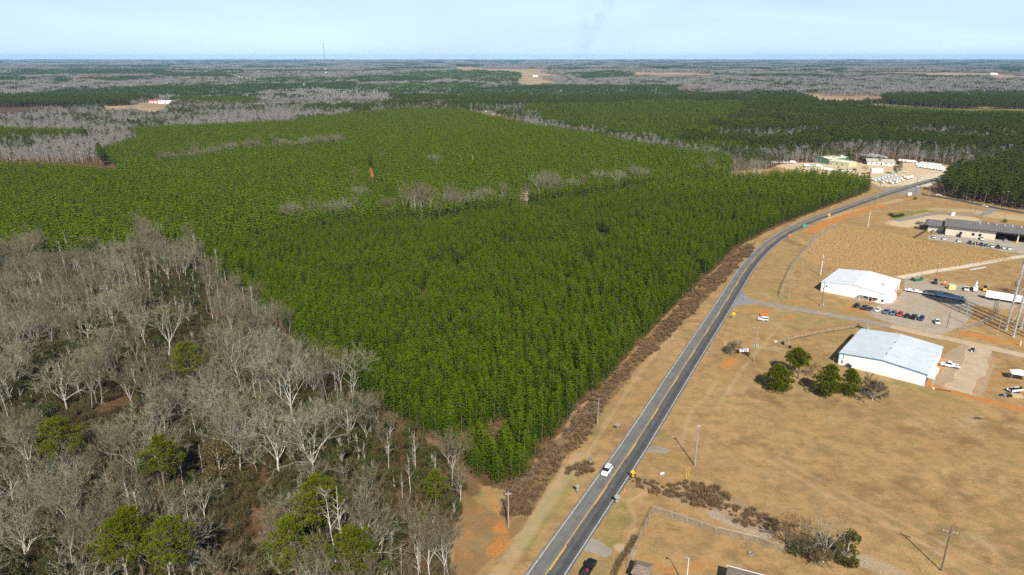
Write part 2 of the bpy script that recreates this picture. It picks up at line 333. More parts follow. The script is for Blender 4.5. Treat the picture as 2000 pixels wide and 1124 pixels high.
# ---------------------------------------------------------------- scatter: one object, geometry-node instances
def scatter(name, pts, idx, protos, label, cat, rz=None, sc=None):
    n = len(pts); me = bpy.data.meshes.new(name); me.from_pydata([tuple(p) for p in pts], [], [])
    if rz is None: rz = RNG.uniform(0, 6.283, n)
    if sc is None: sc = RNG.uniform(.85, 1.15, n)
    sc3 = np.asarray(sc)
    if sc3.ndim == 1: sc3 = np.stack([sc3, sc3, sc3*RNG.uniform(.88, 1.12, n)], 1)
    a = me.attributes.new('rz', 'FLOAT', 'POINT'); a.data.foreach_set('value', np.asarray(rz, np.float32))
    a = me.attributes.new('sc', 'FLOAT_VECTOR', 'POINT'); a.data.foreach_set('vector', sc3.astype(np.float32).ravel())
    a = me.attributes.new('pi', 'INT', 'POINT'); a.data.foreach_set('value', np.asarray(idx, np.int32))
    o = bpy.data.objects.new(name, me); COL.objects.link(o); tag(o, label, cat, kind='stuff')
    g = bpy.data.node_groups.new(name, 'GeometryNodeTree')
    g.interface.new_socket('Geometry', in_out='INPUT', socket_type='NodeSocketGeometry'); g.interface.new_socket('Geometry', in_out='OUTPUT', socket_type='NodeSocketGeometry')
    gi = g.nodes.new('NodeGroupInput'); go = g.nodes.new('NodeGroupOutput'); jn = g.nodes.new('GeometryNodeJoinGeometry'); l = g.links.new
    def attr(nm, ty):
        q = g.nodes.new('GeometryNodeInputNamedAttribute'); q.data_type = ty; q.inputs['Name'].default_value = nm
        return [s for s in q.outputs if s.enabled and s.name == 'Attribute'][0]
    ar, as_, ai = attr('rz', 'FLOAT'), attr('sc', 'FLOAT_VECTOR'), attr('pi', 'INT')
    cx = g.nodes.new('ShaderNodeCombineXYZ'); l(ar, cx.inputs['Z'])
    for k, p in enumerate(protos):
        oi = g.nodes.new('GeometryNodeObjectInfo'); oi.inputs['Object'].default_value = p; oi.transform_space = 'ORIGINAL'
        oi.inputs['As Instance'].default_value = True
        cm = g.nodes.new('FunctionNodeCompare'); cm.data_type = 'INT'; cm.operation = 'EQUAL'
        ins = [s for s in cm.inputs if s.enabled]; l(ai, ins[0]); ins[1].default_value = k
        ip = g.nodes.new('GeometryNodeInstanceOnPoints')
        l(gi.outputs[0], ip.inputs['Points']); l(cm.outputs[0], ip.inputs['Selection']); l(oi.outputs['Geometry'], ip.inputs['Instance'])
        l(cx.outputs[0], ip.inputs['Rotation']); l(as_, ip.inputs['Scale']); l(ip.outputs[0], jn.inputs[0])
    l(jn.outputs[0], go.inputs[0]); md = o.modifiers.new('scatter', 'NODES'); md.node_group = g
    return o
def jgrid(x0, x1, y0, y1, s, jit=.42):
    X, Y = np.meshgrid(np.arange(x0, x1, s), np.arange(y0, y1, s)); X = X.ravel(); Y = Y.ravel()
    return X+RNG.uniform(-jit, jit, X.size)*s, Y+RNG.uniform(-jit, jit, X.size)*s
def inframe(X, Y, m=60):
    return np.abs(X) < (Y*.80+m)
# ================================================================= REGIONS (photo pixels)
ROADC = [(1065.8, 1124), (1145, 1008.5), (1208, 916), (1246, 860), (1347, 700), (1401.5, 616), (1433, 565), (1454, 531), (1471, 509), (1493, 486), (1521, 464), (1551, 446.5), (1583, 431.5), (1627, 415.5), (1672, 399), (1722, 382), (1790, 361), (1836, 349), (1900, 337), (1960, 329)]
PLANT = [(940, 948), (985, 958), (1035, 925), (1052, 890), (1100, 840), (1118, 805), (1165, 768), (1205, 718), (1250, 672), (1290, 627), (1340, 580), (1390, 532), (1420, 502), (1452, 478), (1500, 452), (1560, 427), (1620, 404), (1662, 389), (1697, 375), (1694, 364), (1640, 356), (1560, 351), (1500, 357), (1400, 364), (1320, 372), (1260, 382), (1200, 392), (1130, 405), (1060, 416), (1000, 424), (950, 432), (900, 442), (850, 451), (780, 453), (700, 456), (640, 462), (570, 469), (480, 484), (400, 495), (385, 510), (418, 530), (440, 555), (470, 585), (515, 612), (565, 655), (605, 705), (660, 742), (720, 795), (790, 832), (850, 862), (892, 888), (908, 922)]
BLOCKB = [(-300, 505), (0, 492), (200, 477), (350, 458), (390, 470), (480, 455), (570, 437), (650, 420), (760, 414), (850, 408), (950, 393), (1130, 370), (1260, 352), (1330, 346), (1420, 335), (1432, 312), (1420, 301), (1300, 286), (1200, 268), (1100, 250), (1040, 243), (1000, 235), (940, 222), (900, 213), (800, 213), (700, 218), (560, 235), (400, 243), (250, 250), (272, 268), (190, 290), (225, 310), (228, 330), (120, 322), (0, 318), (-300, 330)]
WOOD = [(880, 1500), (882, 1124), (872, 1060), (900, 1000), (905, 950), (880, 905), (835, 872), (765, 838), (700, 780), (640, 735), (590, 692), (540, 640), (500, 605), (450, 570), (415, 535), (380, 500), (300, 492), (100, 505), (0, 512), (-500, 540), (-500, 1500)]
PENIN = [(-200, 300), (0, 272), (100, 266), (240, 248), (270, 262), (185, 290), (226, 326), (120, 322), (0, 316), (-200, 322)]
SMALLP = [(-100, 248), (0, 248), (165, 253), (150, 266), (60, 270), (0, 278), (-100, 285)]
SCRUB = [(990, 958), (1040, 922), (1057, 888), (1105, 842), (1124, 805), (1170, 766), (1210, 716), (1255, 672), (1297, 625), (1345, 580), (1395, 532), (1426, 502), (1458, 480), (1478, 474), (1440, 520), (1425, 540), (1372, 592), (1305, 660), (1240, 722), (1178, 800), (1150, 850), (1105, 895), (1070, 950), (1035, 1005), (985, 1012)]
DITCH = [(1250, 932), (1300, 952), (1345, 940), (1390, 950), (1440, 975), (1500, 1008), (1525, 1035), (1500, 1045), (1440, 1025), (1400, 1000), (1330, 985), (1290, 962), (1245, 955)]
YARD = [(1545, 320), (1590, 302), (1620, 298), (1690, 299), (1760, 311), (1850, 325), (1868, 337), (1845, 348), (1800, 347), (1765, 362), (1720, 366), (1700, 356), (1640, 348), (1560, 335), (1500, 322)]
LOTA = [(1768, 540), (1800, 544), (1880, 556), (1928, 572), (1990, 600), (1960, 606), (1905, 596), (1900, 618), (1872, 640), (1845, 652), (1815, 655), (1760, 640), (1690, 612), (1694, 598), (1727, 595), (1765, 570)]
FACLOT = [(1812, 462), (1845, 454), (1941, 467), (2000, 474), (2080, 488), (2060, 500), (1995, 497), (1960, 492), (1900, 480), (1850, 472), (1812, 468)]
STRAW = [(1600, 452), (1640, 443), (1700, 448), (1770, 458), (1800, 470), (1880, 488), (1960, 501), (1985, 507), (1880, 520), (1760, 536), (1700, 530), (1600, 520), (1570, 508), (1583, 480)]
RWOOD = [(1838, 378), (1860, 388), (1905, 396), (1950, 403), (2000, 412), (2300, 450), (2300, 330), (2000, 320), (1900, 345), (1850, 352)]
YARDB = [(1845, 690), (1880, 672), (1935, 690), (1950, 705), (1938, 725), (1915, 780), (1870, 765), (1815, 750), (1835, 715)]
# far classes (canopy-top pixels); order = priority.  P young pine, D mature pine, B bare, F field, M mixed
FAR = [
 ('F', [(203, 198), (334, 196), (325, 212), (300, 220), (280, 220), (270, 213), (204, 214)]), ('N', BLOCKB), ('B', PENIN), ('P', SMALLP),
 ('F', [(892, 209), (955, 212), (1002, 226), (1000, 238), (940, 231), (920, 224), (892, 218)]), ('B', [(955, 210), (1025, 212), (1060, 228), (1040, 236), (1000, 228)]),
 ('F', [(1541, 178), (1734, 181), (1727, 193), (1667, 198), (1600, 198), (1592, 192)]), ('D', [(1356, 181), (1594, 178), (1596, 194), (1356, 194)]),
 ('D', [(1728, 183), (2300, 174), (2300, 203), (1860, 200), (1728, 192)]), ('F', [(1793, 209), (1818, 204), (1944, 205), (1923, 210), (1800, 211)]),
 ('F', [(1314, 170), (1408, 172), (1395, 177), (1318, 178)]), ('F', [(1020, 149), (1045, 146), (1073, 153), (1105, 159), (1073, 162), (1020, 158)]),
 ('F', [(1237, 139), (1400, 142), (1398, 148), (1237, 149)]), ('F', [(1937, 146), (2100, 143), (2100, 152), (1937, 153)]), ('F', [(1804, 146), (1916, 148), (1916, 150), (1804, 149)]),
 ('F', [(130, 146), (327, 145), (327, 150), (130, 151)]), ('F', [(338, 151), (462, 154), (410, 159), (380, 157), (338, 155)]),
 ('D', [(139, 137), (327, 136), (327, 144), (139, 145)]), ('D', [(329, 143), (462, 147), (462, 151), (329, 150)]), ('P', [(0, 133), (135, 136), (135, 143), (0, 143)]),
 ('P', [(107, 150), (137, 153), (137, 160), (107, 160)]), ('P', [(21, 153), (71, 149), (60, 156), (21, 156)]), ('P', [(0, 158), (32, 160), (32, 163), (0, 163)]),
 ('D', [(75, 183), (135, 176), (313, 167), (420, 167), (640, 163), (700, 166), (690, 176), (600, 172), (512, 176), (498, 187), (331, 184), (250, 195), (206, 197), (64, 197), (-200, 206), (-200, 196)]),
 ('P', [(335, 184), (512, 176), (498, 200), (473, 203), (370, 199), (331, 190)]), ('M', [(-200, 198), (206, 197), (210, 208), (150, 212), (-200, 212)]),
 ('P', [(477, 154), (569, 149), (676, 151), (680, 156), (560, 160), (477, 161)]), ('P', [(760, 143), (885, 137), (1016, 142), (1009, 158), (956, 160), (870, 154), (800, 150)]),
 ('P', [(849, 132), (885, 132), (885, 134), (849, 134)]), ('F', [(910, 129), (1006, 128), (1006, 130), (910, 131)]),
 ('P', [(689, 170), (753, 163), (849, 160), (938, 163), (991, 166), (920, 176), (778, 178), (696, 177)]),
 ('D', [(765, 178), (920, 174), (1063, 167), (1330, 167), (1330, 190), (1205, 197), (991, 201), (892, 206), (870, 202), (813, 195), (765, 192)]),
 ('P', [(1027, 206), (1098, 196), (1300, 191), (1455, 198), (1462, 210), (1430, 225), (1300, 270), (1276, 266), (1205, 259), (1105, 241), (1063, 234), (1020, 227)]),
 ('M', [(653, 227), (742, 202), (885, 200), (895, 212), (778, 217), (689, 226), (600, 236), (560, 238), (600, 226)]),
 ('O', [(1700, 196), (1800, 200), (2300, 205), (2300, 218), (1900, 216), (1760, 212), (1700, 204)]),
 ('B', [(-400, 207), (206, 207), (560, 203), (700, 212), (700, 226), (640, 238), (560, 238), (400, 243), (250, 252), (160, 256), (-400, 264)]), ('B', [(500, 187), (600, 181), (690, 180), (770, 192), (740, 204), (560, 204)]),
 ('B', [(-400, 160), (110, 162), (340, 159), (640, 160), (640, 163), (420, 167), (313, 167), (135, 176), (75, 183), (-400, 196)]), ('B', [(1063, 166), (1100, 155), (1237, 150), (1400, 150), (1800, 151), (2400, 154), (2400, 175), (1728, 183), (1541, 178), (1410, 181), (1310, 178), (1300, 168)]),
 ('B', [(690, 158), (1010, 159), (1020, 165), (760, 162), (690, 168)]), ('B', [(1408, 190), (1455, 196), (1462, 210), (1440, 204), (1390, 196)]),
 ('D', [(1300, 190), (1540, 192), (1667, 197), (2300, 205), (2300, 330), (2000, 306), (1900, 296), (1760, 292), (1560, 286), (1460, 296), (1425, 300), (1300, 272)]),
]
BELT = [(1360, 300), (1460, 300), (1500, 306), (1560, 300), (1700, 292), (1850, 300), (2300, 320), (2300, 345), (2000, 322), (1870, 326), (1760, 308), (1690, 297), (1600, 296), (1545, 315), (1500, 330), (1430, 335), (1420, 318)]
# 0 near/none  1 P  2 D  3 B  4 F  5 M
def classify(X, Y, z=12.0):
    px, py = PX(X, Y, z); D = np.hypot(X, Y); out = np.full(X.shape, 3)
    s1 = 330+np.clip(D-2500, 0, 20000)*.11
    a = fbm(X*.8, Y*.45, 420, 11, 4)-.045*(D > 1900); b = fbm(X, Y*.5, 900, 23, 3); c = fbm(X, Y, 160, 31, 3)
    out[(a > .53)] = 2; out[(a > .60) & (b > .5)] = 1; out[(D > 2600) & (b < .36)] = 4; out[(D < 2600) & (a > .5) & (a < .56)] = 5
    code = {'P': 1, 'D': 2, 'B': 3, 'F': 4, 'M': 5, 'N': 6, 'O': 7}
    jx = px+(c-.5)*10; jy = py+(fbm(X, Y, 60, 5, 2)-.5)*3*np.clip(2500/D, .25, 1)
    done = np.zeros(X.shape, bool)
    for k, poly in FAR:
        m = pip(jx, jy, poly) & ~done; out[m] = code[k]; done |= m
    v_ = (out == 2) & (D < 1700) & (px > 1250) & (fbm(X, Y, 130, 83, 3) > .53); out[v_] = 1; v_ = (out == 2) & (D < 2200) & (fbm(X, Y, 70, 85, 3) > .66); out[v_] = 3
    return out
# ================================================================= GROUND: one sheet to the horizon
NCOL, NROW = 760, 1020
ss = np.linspace(-1.0, 1.0, NCOL); ys = [55.0]
for i in range(NROW-1):
    y = ys[-1]; ys.append(y+max(.75, (y*.0048 if y < 900 else y*.0085)))
ys = np.array([y for y in ys if y < 33000]+[34000.0]); NROW = len(ys)
GX = (ys[:, None]*.9+95)*ss[None, :]; GY = np.repeat(ys[:, None], NCOL, 1); GZ = terr(GX, GY)
gx, gy = GX.ravel(), GY.ravel(); D_ = np.hypot(gx, gy); ppx, ppy = PX(gx, gy, 0.0)
near = gy < 1100
CH = {k: np.zeros(gx.size) for k in ('orange', 'green', 'dark', 'pale', 'grey', 'litter', 'straw', 'wear', 'field')}
nz = fbm(gx, gy, 9, 2, 4); nz2 = fbm(gx, gy, 3, 8, 3)
def region(ch, poly, val=1.0, soft=None):
    m = near & pip(ppx+(nz-.5)*10, ppy+(nz2-.5)*5, poly); CH[ch][m] = np.maximum(CH[ch][m], val)
def stroke(ch, pts, wd, val=1.0, soft=None, wob=1.0):
    P = [G(*p) for p in pts]; soft = soft or wd*.5
    xs = [p[0] for p in P]; ys_ = [p[1] for p in P]; k = wd+soft+3
    m = near & (gx > min(xs)-k) & (gx < max(xs)+k) & (gy > min(ys_)-k) & (gy < max(ys_)+k)
    d = seg_dist(gx[m], gy[m], P)+(nz[m]-.5)*wob*wd*.9
    v = np.clip((wd+soft-d)/soft, 0, 1)*val; CH[ch][m] = np.maximum(CH[ch][m], v)
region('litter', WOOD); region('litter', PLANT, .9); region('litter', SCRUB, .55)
region('straw', STRAW); region('pale', YARD, .85); region('grey', LOTA, .8); region('grey', FACLOT, .9)
region('wear', DITCH, .7); region('dark', DITCH, .5); region('wear', YARDB, .9)
region('orange', [(905, 955), (935, 985), (985, 1012), (1035, 1008), (1020, 1035), (985, 1070), (950, 1110), (900, 1160), (880, 1124), (890, 1050)], .34)
region('litter', [(905, 955), (935, 985), (985, 1012), (1035, 1008), (1020, 1035), (975, 1080), (930, 1124), (880, 1124), (890, 1050)], .45)
stroke('orange', [(975, 1035), (985, 1060), (960, 1080)], 1.6, .75); stroke('orange', [(950, 955), (975, 1000)], 1.2, .6)
stroke('orange', [(1580, 453), (1610, 438), (1655, 420), (1700, 407), (1724, 400)], 3.2, 1)
stroke('orange', [(1755, 399), (1770, 388), (1800, 386), (1856, 396), (1890, 402)], 2.6, .5)
stroke('orange', [(1459, 607), (1497, 607)], 2.2, .85); stroke('orange', [(1541, 588), (1570, 589), (1598, 594)], 1.2, .8)
stroke('orange', [(1535, 623), (1551, 616)], .7, .8); stroke('orange', [(1418, 716), (1430, 704)], 2.0, .8); stroke('orange', [(1645, 604), (1678, 606), (1700, 614)], 1.6, .9)
stroke('orange', [(1640, 612), (1700, 622)], .8, .6); stroke('orange', [(1886, 652), (1924, 660), (1962, 668), (2030, 676)], 2.0, 1)
stroke('orange', [(1815, 752), (1850, 764), (1905, 778), (1952, 789), (2040, 812)], 1.6, 1); stroke('orange', [(1810, 753), (1826, 730), (1845, 705)], 1.2, .8)
stroke('orange', [(1895, 775), (1906, 750), (1925, 722), (1945, 702)], 1.0, .6); stroke('orange', [(1797, 475), (1816, 477)], 2, .8)
stroke('orange', [(1870, 485), (1956, 495)], 1.8, .7); stroke('orange', [(1965, 418), (2060, 428)], 4, .7); stroke('orange', [(1807, 447), (1812, 444)], 1.5, .6)
stroke('orange', [(1800, 576), (1850, 600), (1830, 620)], 2, .4); stroke('orange', [(1500, 640), (1440, 700), (1425, 740)], 3, .2); stroke('orange', [(1720, 664), (1800, 676)], 2, .25); stroke('orange', [(1700, 418), (1760, 408), (1830, 405)], 4, .25); stroke('orange', [(1905, 765), (1960, 730), (2010, 720)], 3, .3); stroke('orange', [(1735, 600), (1765, 588), (1790, 592)], 1.6, .45); stroke('orange', [(1500, 322), (1560, 318), (1590, 312)], 5, .35)
stroke('orange', [(1290, 1105), (1340, 1112), (1400, 1100)], 1.5, .5); stroke('orange', [(1265, 1092), (1290, 1100)], 1, .5); stroke('orange', [(1180, 745), (1215, 700), (1290, 640)], 2.5, .22)
for p in [[(1150, 900), (1105, 950), (1060, 1010), (1020, 1065)], [(1175, 800), (1155, 845)], [(1325, 660), (1345, 645)], [(1205, 990), (1200, 1035), (1195, 1060)], [(1215, 985), (1222, 1010)]]: stroke('green', p, 1.9, .62)
for p in [[(1258, 905), (1270, 870), (1290, 850)], [(1290, 890), (1320, 905)], [(1700, 740), (1760, 752), (1810, 762), (1870, 778)], [(1600, 720), (1560, 700)]]: stroke('green', p, 2.8, .45)
for p in [[(1440, 590), (1455, 598)], [(1390, 640), (1420, 600)], [(1350, 700), (1380, 655)], [(1285, 800), (1310, 760)]]: stroke('green', p, 1.6, .4)
stroke('green', [(1230, 860), (1330, 690), (1400, 590), (1440, 525)], 60, .12, 40); stroke('green', [(1850, 1060), (1990, 1040)], 9, .3, 8); stroke('green', [(1610, 575), (1640, 585)], 4, .3)
region('green', [(1733, 421), (1745, 415), (1820, 410), (1829, 413), (1790, 418), (1762, 424), (1757, 431), (1740, 428)], 1)
for p, wd, v in [([(1520, 775), (1600, 790), (1680, 800), (1740, 800)], 4.0, .42), ([(1480, 765), (1520, 790)], 2.5, .4), ([(1610, 900), (1640, 915)], 2, .4), ([(1500, 880), (1560, 875)], 2, .35), ([(1650, 930), (1700, 960)], 2, .35), ([(1960, 940), (2000, 960)], 3, .5), ([(1890, 975), (1940, 980)], 2, .45), ([(1500, 590+15), (1560, 632)], 1.6, .3)]:
    stroke('dark', p, wd, v, wd)
for p in [[(1465, 735), (1520, 735), (1620, 770)], [(1540, 640), (1600, 650)], [(1480, 1110), (1560, 1105)], [(1700, 662), (1760, 668), (1850, 690)]]: stroke('dark', p, 2.5, .35, 3)
stroke('wear', [(1650, 1085), (1700, 1100), (1760, 1124)], 2.2, .8); stroke('wear', [(1400, 1005), (1450, 1025), (1490, 1040)], 2, 1)
stroke('wear', [(1145, 770), (1110, 835), (1080, 880)], 1.6, .5)
for p in [[(1400, 745), (1380, 775), (1350, 800), (1330, 870)], [(1520, 640), (1450, 720), (1400, 800)], [(1500, 900), (1650, 985), (1800, 1060), (1900, 1124)], [(1520, 895), (1670, 975), (1820, 1050), (1960, 1124)], [(1230, 1060), (1240, 1010), (1225, 980), (1290, 950)], [(1120, 935), (1180, 835), (1240, 740), (1340, 620), (1400, 550)]]: stroke('pale', p, .35, .22, .8, .3)
stroke('pale', [(930, 1180), (1000, 1085), (1080, 965), (1130, 890)], 1.2, .28, 1.5); stroke('pale', [(1212, 1070), (1230, 1080)], 1.2, .5)
stroke('pale', [(1550, 440), (1640, 420), (1760, 390)], 2.5, .35); stroke('pale', [(1760, 438), (1830, 424), (1890, 428)], 7, .75, 4); stroke('pale', [(1940, 420), (2060, 432)], 10, .5, 6); stroke('pale', [(1830, 410), (1900, 412)], 5, .4, 4)
stroke('orange', [(1745, 690), (1790, 700)], .1, .1)
stroke('pale', [(1690, 355), (1760, 365), (1795, 350)], 4, .3); stroke('dark', [(1700, 360), (1712, 366)], 3, .5)
stroke('litter', [(380, 495), (430, 548), (500, 605), (560, 665), (650, 745), (720, 800), (840, 870), (900, 905), (915, 960)], 2.5, .7)
for p in [[(1690, 600), (1730, 600), (1800, 590)], [(1790, 625), (1850, 635)], [(1860, 705), (1900, 700)]]: stroke('wear', p, 2.5, .5)
cl = classify(gx, gy, 0.0); farm = (gy > 455) & ~near | (ppy < 345)
fr = gy > 760
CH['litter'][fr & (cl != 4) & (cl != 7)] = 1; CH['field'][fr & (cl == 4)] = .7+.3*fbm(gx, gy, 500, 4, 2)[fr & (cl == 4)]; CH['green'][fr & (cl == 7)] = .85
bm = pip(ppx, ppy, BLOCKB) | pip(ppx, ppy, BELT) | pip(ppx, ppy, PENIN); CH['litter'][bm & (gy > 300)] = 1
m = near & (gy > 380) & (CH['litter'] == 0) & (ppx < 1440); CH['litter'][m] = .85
mC = pip(ppx, ppy, [(1004, 380), (1020, 375), (1046, 376), (1048, 386), (1030, 392), (1004, 393)]) & near; CH['litter'][mC] = .05; CH['pale'][mC] = .35
stroke('orange', [(1008, 383), (1040, 379)], 6, .45); 
stroke('orange', [(720, 328), (729, 346)], 2.2, .8)
# forest canopy tint of the sheet beyond the instanced woods
me = bpy.data.meshes.new('ground'); nv = gx.size
me.vertices.add(nv); me.vertices.foreach_set('co', np.stack([gx, gy, GZ.ravel()], 1).astype(np.float32).ravel())
ii = (np.arange(NROW-1)[:, None]*NCOL+np.arange(NCOL-1)[None, :]).ravel(); quads = np.stack([ii, ii+1, ii+NCOL+1, ii+NCOL], 1).astype(np.int32)
me.loops.add(quads.size); me.loops.foreach_set('vertex_index', quads.ravel()); me.polygons.add(len(quads))
me.polygons.foreach_set('loop_start', np.arange(0, quads.size, 4, dtype=np.int32)); me.polygons.foreach_set('loop_total', np.full(len(quads), 4, np.int32)); me.update(calc_edges=True)
def cattr(nm, r, g, b):
    a = me.attributes.new(nm, 'FLOAT_COLOR', 'POINT'); a.data.foreach_set('color', np.stack([r, g, b, np.ones(nv)], 1).astype(np.float32).ravel())
cattr('ca', CH['orange'], CH['green'], CH['dark']); cattr('cb', CH['pale'], CH['grey'], CH['litter']); cattr('cc', CH['straw'], CH['wear'], CH['field'])
fc = np.clip((D_-5500)/3000, 0, 1); cattr('cd', fc*(cl == 1), fc*(cl == 2), fc*((cl == 3) | (cl == 5)))
ground = bpy.data.objects.new('ground', me); COL.objects.link(ground); tag(ground, kind='structure')
gm, n = newmat('ground_cover'); l = n.links.new
out = node(n, 'ShaderNodeOutputMaterial'); bs = node(n, 'ShaderNodeBsdfPrincipled'); bs.inputs['Roughness'].default_value = .95; bs.inputs['Specular IOR Level'].default_value = .1
geo = node(n, 'ShaderNodeNewGeometry')
def noise(sc, det=5, rough=.6, stretch=None):
    q = node(n, 'ShaderNodeTexNoise'); q.inputs['Scale'].default_value = sc; q.inputs['Detail'].default_value = det; q.inputs['Roughness'].default_value = rough
    if stretch:
        mpp = node(n, 'ShaderNodeMapping'); mpp.inputs['Scale'].default_value = stretch[0]; mpp.inputs['Rotation'].default_value = (0, 0, stretch[1]); l(geo.outputs['Position'], mpp.inputs['Vector']); l(mpp.outputs[0], q.inputs['Vector'])
    else: l(geo.outputs['Position'], q.inputs['Vector'])
    return q.outputs['Fac']
def rng(x, a, b, lo=0, hi=1):
    q = node(n, 'ShaderNodeMapRange'); q.inputs['From Min'].default_value = a; q.inputs['From Max'].default_value = b; q.inputs['To Min'].default_value = lo; q.inputs['To Max'].default_value = hi; l(x, q.inputs['Value']); return q.outputs['Result']
def mixc(f, a, b):
    q = node(n, 'ShaderNodeMixRGB')
    for s_, v_ in ((q.inputs['Fac'], f), (q.inputs['Color1'], a), (q.inputs['Color2'], b)):
        if isinstance(v_, (tuple, float)): s_.default_value = c4(v_) if isinstance(v_, tuple) else v_
        else: l(v_, s_)
    return q.outputs['Color']
def mth(op, a, b=None, c=None):
    q = node(n, 'ShaderNodeMath', operation=op)
    for i_, v_ in enumerate((a, b, c)):
        if v_ is None: continue
        if isinstance(v_, (int, float)): q.inputs[i_].default_value = v_
        else: l(v_, q.inputs[i_])
    return q.outputs[0]
def chan(nm):
    a = node(n, 'ShaderNodeAttribute', attribute_name=nm); s_ = node(n, 'ShaderNodeSeparateColor'); l(a.outputs['Color'], s_.inputs[0]); return s_.outputs
ca, cb, cc, cd = chan('ca'), chan('cb'), chan('cc'), chan('cd')
nf, nm_, nl, nx = noise(2.2, 6, .75), noise(.22, 6, .65), noise(.035, 5, .6), noise(9.0, 3, .7)
def brk(ch, k=.9):     # break up the edge of a painted mask with noise
    return mth('MULTIPLY', rng(mth('ADD', ch, mth('ADD', mth('MULTIPLY', mth('SUBTRACT', nm_, .5), k*1.5), mth('MULTIPLY', mth('SUBTRACT', nf, .5), k*.9))), .22, .95), mth('ADD', .55, mth('MULTIPLY', ch, .45)))
mow = noise(.5, 3, .6, ((.08, 2.6, 1), 1.1))
base = mixc(rng(nl, .35, .65), (.375, .215, .085), (.455, .280, .118)); base = mixc(rng(nm_, .42, .66, 0, .8), base, (.215, .138, .056)); base = mixc(rng(mow, .45, .65, 0, .25), base, (.42, .28, .135))
base = mixc(rng(noise(.07, 5, .7), .55, .68, 0, .55), base, (.17, .115, .05))
base = mixc(mth('MULTIPLY', rng(noise(.011, 4, .6), .50, .62), .4), base, (.26, .22, .085)); base = mixc(mth('MULTIPLY', rng(noise(.03, 6, .75), .54, .64), .6), base, (.17, .10, .042)); base = mixc(mth('MULTIPLY', rng(noise(.05, 6, .75), .56, .66), .5), base, (.50, .36, .19))
base = mixc(rng(nf, .5, .68, 0, .6), base, (.16, .105, .045)); base = mixc(rng(nx, .56, .7, 0, .4), base, (.46, .33, .17))
base = mixc(mth('MULTIPLY', brk(ca[1]), .85), base, mixc(nf, (.11, .13, .03), (.24, .24, .07)))
base = mixc(mth('MULTIPLY', rng(mth('ADD', cb[0], mth('MULTIPLY', mth('SUBTRACT', nf, .5), .5)), .05, 1.0), .95), base, mixc(rng(nm_, .35, .65), (.56, .42, .25), (.68, .54, .36)))
base = mixc(brk(cc[0]), base, mixc(rng(noise(.9, 5, .8), .42, .60), (.38, .235, .09), (.50, .325, .145)))
base = mixc(mth('MULTIPLY', brk(cc[1]), .8), base, mixc(rng(nf, .4, .6), (.25, .185, .12), (.52, .42, .32)))
base = mixc(mth('MULTIPLY', brk(ca[2], 1.0), .8), base, (.19, .105, .045))
base = mixc(mth('MULTIPLY', brk(cb[1], .5), .92), base, mixc(rng(nm_, .36, .66), (.33, .30, .26), (.46, .41, .34)))
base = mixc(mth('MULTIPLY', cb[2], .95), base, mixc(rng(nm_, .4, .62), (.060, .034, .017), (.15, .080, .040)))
base = mixc(rng(mth('ADD', ca[0], mth('ADD', mth('MULTIPLY', mth('SUBTRACT', nm_, .5), 2.0), mth('MULTIPLY', mth('SUBTRACT', nf, .5), 1.6))), .35, 1.0), base, mixc(rng(nf, .35, .65), (.36, .12, .025), (.58, .26, .07)))
base = mixc(cc[2], base, mixc(rng(noise(.004, 4, .6), .4, .6), (.30, .19, .12), (.42, .31, .19)))
fn = noise(.012, 6, .75)
base = mixc(cd[0], base, mixc(rng(fn, .35, .65), (.030, .062, .014), (.055, .095, .024))); base = mixc(cd[1], base, mixc(rng(fn, .35, .65), (.022, .045, .014), (.05, .075, .025)))
base = mixc(cd[2], base, mixc(rng(fn, .4, .6), (.07, .07, .05), (.22, .19, .155)))
l(base, bs.inputs['Base Color']); bp = node(n, 'ShaderNodeBump'); bp.inputs['Strength'].default_value = .6; bp.inputs['Distance'].default_value = .25
l(mth('ADD', nf, mth('MULTIPLY', nm_, 2.0)), bp.inputs['Height']); l(bp.outputs[0], bs.inputs['Normal']); l(bs.outputs[0], out.inputs['Surface']); me.materials.append(gm)
